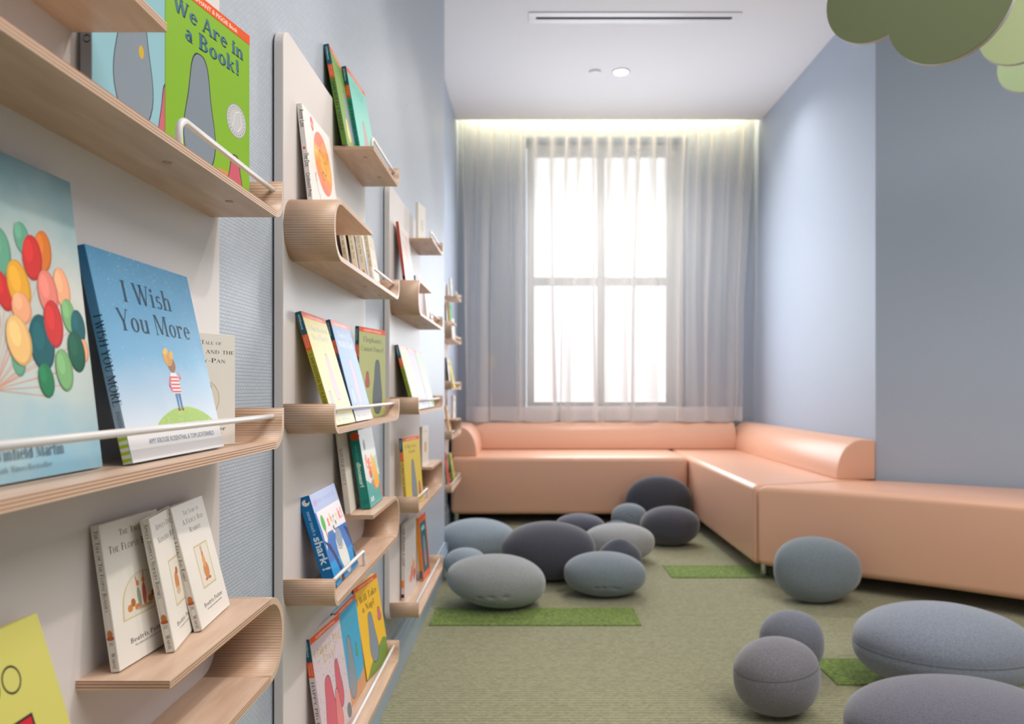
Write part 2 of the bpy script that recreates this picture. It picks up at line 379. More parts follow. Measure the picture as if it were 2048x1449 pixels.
bm = bmesh.new()
prism(bm, bolster_profile(.19, .22), lambda u, v: (-.565-o[0], 6.165+u-o[1], ZS+.001+v), lambda u, v: (1.715-o[0], 6.165+u-o[1], ZS+.001+v))
finish('backrest', bm, M_PEACH, sofa, bevel=.012, seg=4, smooth=True)
bm = bmesh.new()
prism(bm, bolster_profile(.19, .225), lambda u, v: (-.38-u-o[0], 5.53-o[1], ZS-.004+v), lambda u, v: (-.38-u-o[0], 6.17-o[1], ZS-.004+v))
finish('armrest', bm, M_PEACH, sofa, bevel=.015, seg=4, smooth=True)
for x, y in ((-.53, 5.53), (1.1, 5.56), (-.53, 6.28), (1.1, 6.28)): leg(sofa, x-o[0], y-o[1])
o = (1.55, 5.1)
s2 = empty('sofa_section', (o[0], o[1], 0), 'peach vinyl corner sofa section along the right alcove wall with rounded bolster', 'sofa', 'modules of the peach corner sofa')
seat_block('seat', [(1.173, 3.903), (1.912, 4.142), (1.912, 6.355), (1.173, 6.355)], ZB, ZS, s2, org=o)
bm = bmesh.new()
prism(bm, bolster_profile(.213, .225), lambda u, v: (1.70+u-o[0], 4.13-o[1]+.0*u, ZS-.004+v), lambda u, v: (1.70+u-o[0], 6.355-o[1], ZS-.004+v))
finish('backrest', bm, M_PEACH, s2, bevel=.012, seg=4, smooth=True)
for x, y in ((1.262, 4.01), (1.23, 6.2), (1.82, 4.25), (1.82, 6.25)): leg(s2, x-o[0], y-o[1])
o = (1.9, 3.7)
s3 = empty('bench', (o[0], o[1], 0), 'peach vinyl backless bench curving round the wall corner at the right', 'bench', 'modules of the peach corner sofa')
front = [(1.178, 3.895), (1.42, 3.752), (1.66, 3.595), (1.90, 3.43), (2.14, 3.24), (2.36, 3.05), (2.56, 2.85)]
q0 = p0+wd*.02-wn*.03; q1 = p0+wd*1.2-wn*.03
seat_block('seat', front+[(q1.x, q1.y), (q0.x, q0.y), (1.885, 4.122)], ZB, ZS, s3, org=o)
for x, y in ((1.33, 3.88), (2.5, 3.0), (1.95, 4.0), (2.8, 3.42)): leg(s3, x-o[0], y-o[1])

# ------------------------------------------------------------ carpet planks (slim green inlays on the floor)
def plank(pts, label):
    x = sum(p[0] for p in pts)/4; y = sum(p[1] for p in pts)/4
    bm = bmesh.new(); prism(bm, [(a-x, b-y) for a, b in pts], lambda a, b: (a, b, 0), lambda a, b: (a, b, .004))
    ob = finish('carpet_plank', bm, M_GREEN); ob.location = (x, y, 0.0005)
    tag(ob, label, 'carpet tile', 'bright green carpet planks')
plank([(-.42, 3.158), (.476, 3.158), (.476, 3.409), (-.42, 3.409)], 'bright green shag carpet plank in front of the light pebble cushions at left')
plank([(.756, 3.958), (1.73, 3.958), (1.73, 4.225), (.756, 4.225)], 'bright green carpet plank running under the sofa corner leg')
plank([(1.04, 2.525), (2.02, 2.525), (2.02, 2.768), (1.04, 2.768)], 'bright green carpet plank partly under the big pebble cushion at right')
plank([(-.44, 4.93), (.30, 4.93), (.30, 5.18), (-.44, 5.18)], 'bright green carpet plank mostly hidden behind the pebble cushions by the far sofa')

# ------------------------------------------------------------ pebble cushions
def pebble(X, Y, a, b, c, col, label, ex=0.0, rz=0.0, point=None, seam=True, tufts=None, flat=.85, tilt=0, sv=0.0):
    root = empty('pebble_cushion', (X, Y, 0), label, 'cushion', 'stone-shaped felt floor cushions')
    root.rotation_euler = (0, 0, rz)
    bm = bmesh.new(); nu, nv = (144, 80) if tufts else (72, 48)
    ph = random.uniform(0, 6); rows = []
    def P(u, v, k=1.0):
        x = math.cos(v)*math.cos(u); y = math.cos(v)*math.sin(u); z = math.sin(v)
        wob = 1+.02*math.sin(2*u+ph)+.015*math.sin(3*u+2*v+ph)
        z = math.copysign(abs(z)**flat, z)
        px, py, pz = x*a*wob*k, y*b*wob*k, z*c*k
        pz *= 1+ex*x
        if tufts:
            for (tu, tv) in tufts:
                d = math.hypot((u-tu+PI)%(2*PI)-PI, (v-tv))
                s = 1-.06*math.exp(-(d/.055)**2); px *= s; py *= s; pz *= s
        if point:
            d = Vector((x, y, z)).dot(Vector(point).normalized())
            if d > .8:
                s = 1+point_h*((d-.8)/.2)**2; px *= s; py *= s; pz *= s
        if tilt:
            px, pz = px*math.cos(tilt)-pz*math.sin(tilt), px*math.sin(tilt)+pz*math.cos(tilt)
        return Vector((px, py, pz))
    point_h = .10
    lo = 9
    for j in range(nv+1):
        v = -PI/2+PI*j/nv
        row = []
        for i in range(nu):
            g = 1-.012*math.exp(-((v-sv)/.05)**2) if seam else 1
            q = P(2*PI*i/nu, v, g); row.append(q); lo = min(lo, q.z)
        rows.append(row)
    V = []
    for j, row in enumerate(rows):
        if j in (0, nv): V.append([bm.verts.new((row[0].x, row[0].y, row[0].z-lo))])
        else: V.append([bm.verts.new((q.x, q.y, q.z-lo)) for q in row])
    for j in range(nv):
        for i in range(nu):
            i2 = (i+1) % nu
            if j == 0: bm.faces.new((V[0][0], V[1][i2], V[1][i]))
            elif j == nv-1: bm.faces.new((V[j][i], V[j][i2], V[nv][0]))
            else: bm.faces.new((V[j][i], V[j][i2], V[j+1][i2], V[j+1][i]))
    for vv in bm.verts:                 # the foot settles flat on the floor
        if vv.co.z < .006: vv.co.z = .006 if vv.co.z > .004 else vv.co.z
    bmz = min(v.co.z for v in bm.verts)
    finish('body', bm, felt(col), root, smooth=True)
    if seam:
        bm = bmesh.new()
        pts = [P(2*PI*i/90, sv, .9895)-Vector((0, 0, lo)) for i in range(91)]
        tube(bm, pts, .0013, 6, False)
        finish('seam', bm, mat(tuple(int(x*.8) for x in col), .95), root)
    if tufts:
        for tu, tv in tufts:
            bm = bmesh.new(); q = P(tu, tv, 1.0)-Vector((0, 0, lo)); q2 = P(tu+.03, tv, 1.0)-Vector((0, 0, lo))
            tube(bm, [q, (q+q2)/2+Vector((0, -.002, 0)), q2], .0012, 6); finish('stitch', bm, mat((176, 178, 182), .8), root)
LG = (150, 157, 163); BG = (148, 160, 170); DK = (78, 78, 88); MG = (128, 138, 146); WG = (128, 126, 132); PG = (160, 160, 160)
pebble(-.153, 3.467, .225, .20, .112, (150, 154, 154), 'light grey pebble cushion with a stitched seam at the left front of the pile', ex=.12, rz=-.12, tufts=[(-1.75, -.28), (-1.5, -.2), (-1.2, -.16)], seam=False, tilt=-.07)
pebble(-.304, 4.397, .22, .198, .118, BG, 'pale blue-grey pebble cushion against the wall corner, left rear of the pile', seam=False)
pebble(-.33, 3.942, .112, .10, .081, BG, 'small pale blue-grey pebble cushion tucked against the left baseboard', seam=False)
pebble(.103, 3.945, .245, .188, .15, DK, 'large charcoal pebble cushion in the middle of the left pile', seam=False)
pebble(.37, 3.64, .198, .152, .103, MG, 'slate grey pebble cushion with a dimpled seam, right front of the left pile', tufts=[(-1.85, -.3), (-1.68, -.27), (-1.45, -.27), (-1.3, -.33)], seam=False)
pebble(.475, 3.905, .112, .092, .105, (84, 86, 96), 'small charcoal pebble cushion with a pointed top behind the slate grey one', point=(.0, -.1, 1), seam=False)
pebble(.521, 4.351, .208, .166, .109, PG, 'pale warm grey pebble cushion behind the small pointed charcoal one', seam=False)
pebble(.339, 4.937, .164, .131, .089, (88, 90, 102), 'dark grey pebble cushion just behind the largest charcoal one', seam=False)
pebble(.59, 5.01, .093, .084, .059, (95, 98, 108), 'smallest dark grey pebble cushion peeking out behind the pale warm grey one', seam=False)
pebble(.733*5.13/5.409, 5.17, .124, .09, .105, MG, 'small slate grey pebble cushion with two button dimples near the far sofa', tufts=[(-1.75, .3), (-1.55, .15)], seam=False)
pebble(.904, 4.80, .188, .155, .124, (74, 74, 84), 'charcoal oval pebble cushion in front of the domed one at the sofa corner', seam=False)
pebble(.925, 5.345, .235, .105, .19, (72, 72, 80), 'large domed charcoal pebble cushion against the sofa inner corner', seam=False)
pebble(1.352, 3.52, .197, .13, .152, MG, 'upright blue-grey pebble cushion leaning by the sofa corner leg', seam=False, ex=-.06)
pebble(.935, 2.663, .113, .10, .105, (118, 120, 132), 'small round grey pebble cushion behind the larger round one at the right foreground', seam=False)
pebble(.766, 2.313, .133, .12, .114, WG, 'round warm grey pebble cushion with a visible seam in the foreground', seam=True, tilt=.1, rz=.2, sv=.22)
pebble(1.381, 2.504, .284, .213, .139, (138, 144, 158), 'big blue-grey pebble cushion at the right edge with a long curved seam', seam=True, tilt=-.03, rz=-.05)
pebble(1.12, 1.951, .291, .204, .116, (112, 110, 122), 'large purplish grey pebble cushion in the bottom right corner', seam=False)

# ------------------------------------------------------------ hanging green foliage panels
def foliage(name, outline, Pt, rotz, thick, col, label):
    """outline: (u,z) in metres in the plate's own plane"""
    root = empty(name, Pt, label, 'hanging panel', 'leafy green ceiling panels'); root.rotation_euler = (0, 0, rotz)
    bm = bmesh.new(); prism(bm, outline, lambda a, b: (a, .003, b), lambda a, b: (a, thick, b)); finish('core', bm, mat((215, 205, 200), .6), root, bevel=.002)
    bm = bmesh.new(); prism(bm, outline, lambda a, b: (a, 0, b), lambda a, b: (a, .003, b)); finish('painted_face', bm, mat(col, .7), root)
    zt = max(p[1] for p in outline)
    for u in (-.12, .12):
        bm = bmesh.new(); tube(bm, [(u, thick/2, zt-.06), (u, thick/2, H_CEIL-Pt[2])], .0015, 8); finish('cable', bm, mat((190, 190, 190), .4), root)
def lobes(cs, n=220):
    """union outline of circles, by ray casting from centroid"""
    cx = sum(c[0] for c in cs)/len(cs); cz = sum(c[1] for c in cs)/len(cs); pts = []
    for k in range(n):
        a = 2*PI*k/n; d = (math.cos(a), math.sin(a)); best = 0
        for x, z, r in cs:
            px, pz = cx-x, cz-z; B = px*d[0]+pz*d[1]; Cc = px*px+pz*pz-r*r; D = B*B-Cc
            if D >= 0: best = max(best, -B+math.sqrt(D))
        pts.append((cx+d[0]*best, cz+d[1]*best))
    return pts
# ------------------------------------------------------------ FOLIAGE PLACEMENT
FOL = [
 ((1.124, 2.10, 2.13), -math.radians(48), [(-.155, .045, .145), (.047, -.064, .163), (-.10, .20, .16), (.14, .20, .17)], (118, 127, 90), 'big olive green lobed hanging panel at the upper right, nearest of the three'),
 ((1.67, 2.52, 2.22), -math.radians(40), [(-.02, .0, .12), (.12, .08, .15), (.0, .2, .14)], (164, 178, 132), 'light green lobed hanging panel partly behind the big olive one'),
 ((1.99, 2.95, 2.28), -math.radians(35), [(-.02, .0, .105), (.1, .08, .13)], (176, 196, 152), 'palest green lobed hanging panel, lowest at the right edge'),
]
for P_, rz_, cs_, col_, lab_ in FOL: foliage('foliage_panel', lobes(cs_), P_, rz_, .022, col_, lab_)

# ------------------------------------------------------------ book display racks
T = .009; XF = -.352          # plywood thickness, shelf front
def arc(cx, cz, r, a0, a1, n=10):
    return [(cx+r*math.cos(math.radians(a0+(a1-a0)*i/n)), cz+r*math.sin(math.radians(a0+(a1-a0)*i/n)), True) for i in range(n+1)]
def ribbon(parent, name, path, x0, x1, org):
    """path: centreline (y,z,curved) ; extruded from x0 (wall side) to x1 (front)"""
    bm = bmesh.new(); uv = bm.loops.layers.uv.new('UVMap'); n = len(path)
    P = [Vector((p[0], p[1])) for p in path]; s = [0]
    for i in range(1, n): s.append(s[-1]+(P[i]-P[i-1]).length)
    nor = []
    for i in range(n):
        d = (P[min(i+1, n-1)]-P[max(i-1, 0)]).normalized(); nor.append(Vector((-d.y, d.x)))
    def vt(i, side, x):
        q = P[i]+nor[i]*(T/2*side); return bm.verts.new((x-org[0], q.x-org[1], q.y-org[2]))
    I = [[vt(i, 1, x) for i in range(n)] for x in (x0, x1)]; O = [[vt(i, -1, x) for i in range(n)] for x in (x0, x1)]
    def face(vs, uvs, mi):
        f = bm.faces.new(vs); f.material_index = mi
        for l, q in zip(f.loops, uvs): l[uv].uv = q
        return f
    D = x1-x0
    for i in range(n-1):
        cur = path[i][2] and path[i+1][2]
        for A, flip in ((I, 0), (O, 1)):
            f = face((A[0][i], A[0][i+1], A[1][i+1], A[1][i]), ((s[i], 0), (s[i+1], 0), (s[i+1], D), (s[i], D)), 1 if cur else 0); f.smooth = cur
        for k in (0, 1):
            face((O[k][i], O[k][i+1], I[k][i+1], I[k][i]), ((s[i], 0), (s[i+1], 0), (s[i+1], T), (s[i], T)), 3 if cur else 2)
    for i in (0, n-1): face((I[0][i], I[1][i], O[1][i], O[0][i]), ((0, 0), (D, 0), (D, T), (0, T)), 2)
    ob = finish(name, bm, M_PLY, parent)
    return ob
RISE = .056; RC = .030; RB = .052
def shelf_paths(kind, ya, yb, zb):
    """ya..yb outer extents, zb underside"""
    h = T/2; z = zb+h; L, R = ya+h, yb-h
    rt = [(R-RC, z, False)] + arc(R-RC, z+RC, RC, -90, 0) + [(R, zb+RISE, True)]
    lt = [(L, zb+RISE, True)] + arc(L+RC, z+RC, RC, 180, 270) + [(L+RC, z, False)]
    ht = .116-T
    if kind == 'tray': return lt+rt
    if kind == 'half': return [(ya+.346, z, False)]+rt
    if kind == 'cleft':   # C closed on the left, short arm on top
        return [(ya+.335, z+ht, False), (L+RB, z+ht, False)] + arc(L+RB, z+ht-RB, RB, 90, 180) + arc(L+RB, z+RB, RB, 180, 270) + [(L+RB, z, False)] + rt
    if kind == 'cright':
        return lt + [(R-RB, z, False)] + arc(R-RB, z+RB, RB, -90, 0) + arc(R-RB, z+ht-RB, RB, 0, 90) + [(R-RB, z+ht, False), (ya+.341, z+ht, False)]
def rail(parent, kind, ya, yb, zb, xr, org):
    z = zb+.044; yi, ye = ya+T-.002, yb-T+.002
    def bend(y, s):  # rail turns down into the shelf; s=+1: rail continues to larger y
        r = .016; pts = [(xr, y, zb+T-.004), (xr, y, z-r)]
        for i in range(1, 7):
            a = i/6*PI/2; pts.append((xr, y+s*r*(1-math.cos(a)), z-r+r*math.sin(a)))
        return pts
    if kind == 'tray': pts = [(xr, yi, z), (xr, ye, z)]
    elif kind in ('half', 'cleft'): pts = bend(ya+.388, 1)+[(xr, ye, z)]
    else: pts = (bend(ya+.305, -1)+[(xr, yi, z)])
    bm = bmesh.new(); tube(bm, [(p[0]-org[0], p[1]-org[1], p[2]-org[2]) for p in pts], .0037, 14)
    finish('rail', bm, M_RAIL, parent)
ROWS = [('half', 1.5435), ('cleft', 1.240), ('tray', .9165), ('cright', .597), ('tray', .258)]
def rack(ya, yb, wx, dz, label, skip=0):
    """wx: wall face x"""
    px = wx+.0205; xf = px+.0925; xr = px+.0795
    org = (wx, (ya+yb)/2, .25+dz)
    root = empty('book_display_rack', org, label, 'book rack', 'plywood book display racks along the left wall')
    # rounded back panel standing off the wall; dark layer behind it paints the shadow gap
    def rr(y0, y1, z0, z1, r):
        pts = []
        for cy, cz, a in ((y1-r, z1-r, 0), (y0+r, z1-r, 90), (y0+r, z0+r, 180), (y1-r, z0+r, 270)):
            for i in range(9):
                t = math.radians(a+i*90/8); pts.append((cy+r*math.cos(t), cz+r*math.sin(t)))
        return pts
    z0, z1 = .254+dz, 1.66+dz
    bm = bmesh.new(); prism(bm, rr(ya, yb, z0, z1, .035), lambda a, b: (wx+.003-org[0], a-org[1], b-org[2]), lambda a, b: (px-org[0], a-org[1], b-org[2]))
    finish('back_panel', bm, M_PANEL, root, bevel=.0015)
    bm = bmesh.new(); prism(bm, rr(ya+.006, yb-.006, z0+.006, z1-.006, .03), lambda a, b: (0, a-org[1], b-org[2]), lambda a, b: (wx+.003-org[0], a-org[1], b-org[2]))
    tag(finish('shadow_gap', bm, mat((40, 48, 62), .7), root), 'dark layer painted as the shadow gap behind the white panel')
    for kind, z in ROWS[skip:]:
        zz = z+dz
        sh = ribbon(root, 'curved_shelf', shelf_paths(kind, ya, yb, zz), px, xf, org)
        rail(sh, kind, ya, yb, zz, xr, org)
        for yy in ([ya+.40, yb-.12] if kind != 'tray' else [ya+.1, yb-.1]):
            bm = bmesh.new(); cyl(bm, (xr-.018-org[0], yy-org[1], zz-.0006-org[2]), .005, .001, 16)
            finish('screw_cap', bm, mat((176, 150, 124), .5), sh)
    return root
PAN = [(.395, 1.080, XL, 0), (1.360, 2.046, XL, 0), (2.40, 3.088, XL, 0), (4.75, 5.44, XA, .078)]
LAB = ['white and birch plywood book rack nearest the camera',
       'white and birch plywood book rack second from the camera, holding the shark book',
       'white and birch plywood book rack third from the camera, beside the wall corner',
       'white and birch plywood book rack farthest away on the alcove wall beside the sofa']
for (ya, yb, wx, dz), lab in zip(PAN, LAB): rack(ya, yb, wx, dz, lab, 1 if ya < 1 else 0)

# ------------------------------------------------------------ lettering: a small hand-built serif face and the built-in sans
TH, TN = .135, .05
def G_quad(a, b, c, d): return [a, b, c, d]
def stem(x, y0=0, y1=1, w=TH, s='bt', sw=.07):
    r = [[(x, y0), (x+w, y0), (x+w, y1), (x, y1)]]
    if 'b' in s: r.append([(x-sw, y0), (x+w+sw, y0), (x+w+sw, y0+.035), (x-sw, y0+.035)])
    if 't' in s: r.append([(x-sw, y1-.035), (x+w+sw, y1-.035), (x+w+sw, y1), (x-sw, y1)])
    if 'l' in s: r.append([(x-sw, y1-.04), (x+w*.3, y1-.08), (x+w*.3, y1), (x-sw*.2, y1-.0)])
    return r
def bar(x0, x1, y, h=TN): return [[(x0, y), (x1, y), (x1, y+h), (x0, y+h)]]
def diag(x0, y0, x1, y1, w): return [[(x0, y0), (x0+w, y0), (x1+w, y1), (x1, y1)]]
def ser(x, y, w=.2): return [[(x-w/2, y), (x+w/2, y), (x+w/2, y+.035), (x-w/2, y+.035)]]
def ring(cx, cy, rx, ry, a0=0, a1=360, wx=TH, wy=TN):
    r = []; n = max(4, int(abs(a1-a0)/18))
    for i in range(n):
        p = []
        for a in (a0+(a1-a0)*i/n, a0+(a1-a0)*(i+1)/n):
            t = math.radians(a); p.append(((cx+rx*math.cos(t), cy+ry*math.sin(t)), (cx+(rx-wx)*math.cos(t), cy+(ry-wy)*math.sin(t))))
        r.append([p[0][0], p[1][0], p[1][1], p[0][1]])
    return r
GL = {
'A': (diag(.04, 0, .31, 1, TN)+diag(.56, 0, .27, 1, TH)+bar(.14, .54, .33)+ser(.06, 0)+ser(.62, 0, .24), .74),
'B': (stem(.08)+ring(.3, .76, .26, .24, -90, 90)+ring(.3, .27, .3, .27, -90, 90)+bar(.1, .3, .95)+bar(.1, .32, .5)+bar(.1, .3, 0), .66),
'C': (ring(.42, .5, .38, .51, 48, 312)+stem(.66, .68, .97, .035, ''), .76),
'D': (stem(.08)+ring(.3, .5, .42, .5, -90, 90)+bar(.1, .3, .95)+bar(.1, .3, 0), .78),
'E': (stem(.08)+bar(.1, .56, .95)+bar(.1, .44, .49)+bar(.1, .6, 0)+stem(.54, .8, 1, .035, '')+stem(.58, 0, .2, .035, ''), .66),
'F': (stem(.08)+bar(.1, .56, .95)+bar(.1, .44, .49)+stem(.54, .8, 1, .035, ''), .6),
'G': (ring(.42, .5, .38, .51, 48, 320)+stem(.62, .08, .45, .12, 't', .06), .8),
'H': (stem(.08)+stem(.58)+bar(.1, .65, .49), .8),
'I': (stem(.08), .31),
'K': (stem(.08)+diag(.16, .42, .56, 1, TN)+diag(.58, 0, .28, .56, TH)+ser(.66, 0)+ser(.58, .965), .76),
'L': (stem(.08)+bar(.1, .56, 0)+stem(.54, 0, .22, .035, ''), .6),
'M': (stem(.08, w=TN)+stem(.76)+diag(.42, .05, .1, 1, TH)+diag(.44, .05, .76, 1, TN), .98),
'N': (stem(.08, w=TN)+stem(.62, w=TN)+diag(.54, 0, .08, 1, TH), .78),
'O': (ring(.43, .5, .39, .51), .86),
'P': (stem(.08)+ring(.3, .73, .28, .27, -90, 90)+bar(.1, .3, .95)+bar(.1, .3, .46), .62),
'R': (stem(.08)+ring(.3, .74, .28, .26, -90, 90)+bar(.1, .3, .95)+bar(.1, .32, .48)+diag(.54, 0, .28, .5, TH)+ser(.64, 0, .14), .74),
'S': (ring(.28, .74, .22, .26, 40, 270)+ring(.28, .27, .25, .28, -140, 90), .58),
'T': (stem(.27, s='b')+bar(.02, .66, .95)+stem(.02, .78, 1, .035, '')+stem(.63, .78, 1, .035, ''), .68),
'U': (stem(.08, .3, 1, s='t')+stem(.6, .3, 1, TN, 't')+ring(.36, .32, .29, .32, 180, 360, .11, .06), .76),
'V': (diag(.3, 0, .03, 1, TH)+diag(.34, 0, .62, 1, TN)+ser(.1, .965)+ser(.65, .965), .72),
'W': (diag(.24, 0, .02, 1, TH)+diag(.28, 0, .5, 1, TN)+diag(.62, 0, .42, 1, TH)+diag(.68, 0, .9, 1, TN)+ser(.08, .965)+ser(.93, .965)+ser(.5, .965, .24), 1.02),
'Y': (stem(.28, 0, .45, s='b')+diag(.27, .42, .02, 1, TH)+diag(.36, .42, .6, 1, TN)+ser(.1, .965)+ser(.63, .965), .7),
'X': (diag(.08, 0, .48, 1, TN)+diag(.46, 0, .06, 1, TH)+ser(.1, 0)+ser(.55, 0, .24)+ser(.14, .965, .24)+ser(.52, .965), .66),
'J': (stem(.2, .1, 1, s='t')+ring(.2, .12, .14, .14, 200, 350, .1, .06), .42),
'f': (stem(.1, 0, .85, s='b')+bar(.0, .34, .58)+ring(.26, .84, .16, .17, 20, 180, .12, .07), .38),
'x': (diag(.06, 0, .34, .64, TN)+diag(.32, 0, .06, .64, .11)+ser(.1, 0, .18)+ser(.4, 0, .2)+ser(.1, .6, .2)+ser(.38, .6, .18), .5),
'z': (bar(.04, .42, .59)+bar(.03, .44, 0)+diag(.03, 0, .3, .64, .11), .5),
'Z': (bar(.05, .58, .95)+bar(.04, .6, 0)+diag(.04, 0, .45, 1, TH), .66),
"'": (diag(.06, .72, .06, 1, .08), .18), '.': (diag(.06, 0, .06, .12, .11), .24), ',': (diag(.02, -.14, .07, .12, .1), .24),
'-': (bar(.04, .34, .32, .07), .38), '!': (diag(.1, .25, .06, 1, .13)+diag(.09, 0, .09, .13, .13), .3), ' ': ([], .3),
'a': (ring(.24, .2, .2, .21, 0, 360, .12, .05)+stem(.3, 0, .5, .12, '')+ring(.24, .48, .18, .18, 0, 150, .12, .06)+ser(.43, 0, .1), .52),
'b': (stem(.06, 0, 1, s='')+ring(.3, .32, .25, .34)+ser(.08, .965, .16), .6),
'c': (ring(.29, .32, .25, .34, 50, 315), .52),
'd': (stem(.38, 0, 1, s='')+ring(.28, .32, .25, .34)+ser(.4, .965, .16)+ser(.5, 0, .14), .6),
'e': (ring(.29, .32, .25, .34, 0, 318)+bar(.1, .53, .34, .05), .56),
'g': (ring(.27, .4, .22, .26)+ring(.27, -.08, .24, .17), .54),
'h': (stem(.06, 0, 1, s='b')+ser(.08, .965, .16)+stem(.4, 0, .45, s='b')+ring(.33, .42, .2, .24, 0, 150, .12, .07), .66),
'i': (stem(.07, 0, .64, s='b')+ser(.08, .6, .16)+ring(.14, .85, .09, .09, 0, 360, .089, .089), .3),
'k': (stem(.06, 0, 1, s='b')+ser(.08, .965, .16)+diag(.18, .25, .44, .62, TN)+diag(.42, 0, .22, .38, TH)+ser(.5, 0, .2)+ser(.46, .6, .2), .64),
'l': (stem(.07, 0, 1, s='b')+ser(.08, .965, .16), .3),
'm': (stem(.06, 0, .64, s='b')+ser(.08, .6, .16)+stem(.38, 0, .45, s='b', sw=.05)+stem(.7, 0, .45, s='b')+ring(.32, .42, .19, .24, 0, 150, .12, .07)+ring(.64, .42, .19, .24, 0, 150, .12, .07), .96),
'n': (stem(.06, 0, .64, s='b')+ser(.08, .6, .16)+stem(.4, 0, .45, s='b')+ring(.33, .42, .2, .24, 0, 150, .12, .07), .66),
'o': (ring(.3, .32, .26, .34), .6),
'p': (stem(.06, -.28, .64, s='b')+ser(.08, .6, .16)+ring(.3, .32, .25, .34), .6),
'r': (stem(.06, 0, .64, s='b')+ser(.08, .6, .16)+ring(.32, .46, .17, .2, 40, 150, .1, .08)+ring(.42, .55, .07, .08, 0, 360, .069, .079), .5),
's': (ring(.23, .48, .17, .18, 30, 270, .11, .06)+ring(.23, .18, .2, .2, -150, 90, .11, .06), .46),
't': (stem(.12, .08, .86, s='')+bar(.02, .36, .58)+ring(.26, .12, .14, .14, 180, 320, .1, .06), .4),
'u': (stem(.06, .2, .64, s='')+ser(.07, .6, .16)+stem(.4, 0, .64, s='')+ser(.5, 0, .12)+ser(.41, .6, .14)+ring(.27, .22, .21, .24, 180, 330, .12, .07), .64),
'w': (diag(.2, 0, .04, .64, .11)+diag(.24, 0, .38, .64, TN)+diag(.48, 0, .34, .64, .11)+diag(.54, 0, .68, .64, TN)+ser(.1, .6, .18)+ser(.7, .6, .16), .8),
'v': (diag(.22, 0, .04, .64, .11)+diag(.26, 0, .42, .64, TN)+ser(.1, .6, .18)+ser(.46, .6, .16), .54),
'y': (diag(.22, 0, .04, .64, .11)+diag(.12, -.28, .44, .64, TN)+ser(.1, .6, .18)+ser(.48, .6, .16), .56),
'0': (ring(.3, .5, .26, .51, wx=.12), .6), '1': (stem(.2, 0, 1, .12, 'b')+diag(.05, .75, .2, .95, .06), .5),
'2': (ring(.28, .72, .24, .29, -20, 160, .13, .07)+diag(.05, .03, .38, .62, .12)+bar(.04, .52, 0, .1), .58),
}
def serif_text(s, smallcaps=False, wf=1.0, track=.04):
    x = 0; out = []
    for ch in s:
        sc_ = 1
        if smallcaps and ch.islower(): ch = ch.upper(); sc_ = .76
        g = GL.get(ch) or GL.get(ch.upper()) or GL[' ']
        for poly in g[0]: out.append([((x+px*sc_*wf), py*sc_) for px, py in poly])
        x += (g[1]*sc_+track)*wf
    return out, x
_tc = {}
def sans_text(s, bold=0.0):
    if (s, bold) in _tc: return _tc[(s, bold)]
    cu = bpy.data.curves.new('t', 'FONT'); cu.body = s; cu.size = 1.38; cu.offset = bold; cu.resolution_u = 3
    ob = bpy.data.objects.new('t', cu); me = bpy.data.meshes.new_from_object(ob)
    polys = [[(me.vertices[i].co.x, me.vertices[i].co.y) for i in p.vertices] for p in me.polygons]
    xs = [p[0] for q in polys for p in q] or [0, 1]
    bpy.data.objects.remove(ob); bpy.data.curves.remove(cu); bpy.data.meshes.remove(me)
    r = (polys, max(xs)); _tc[(s, bold)] = r; return r

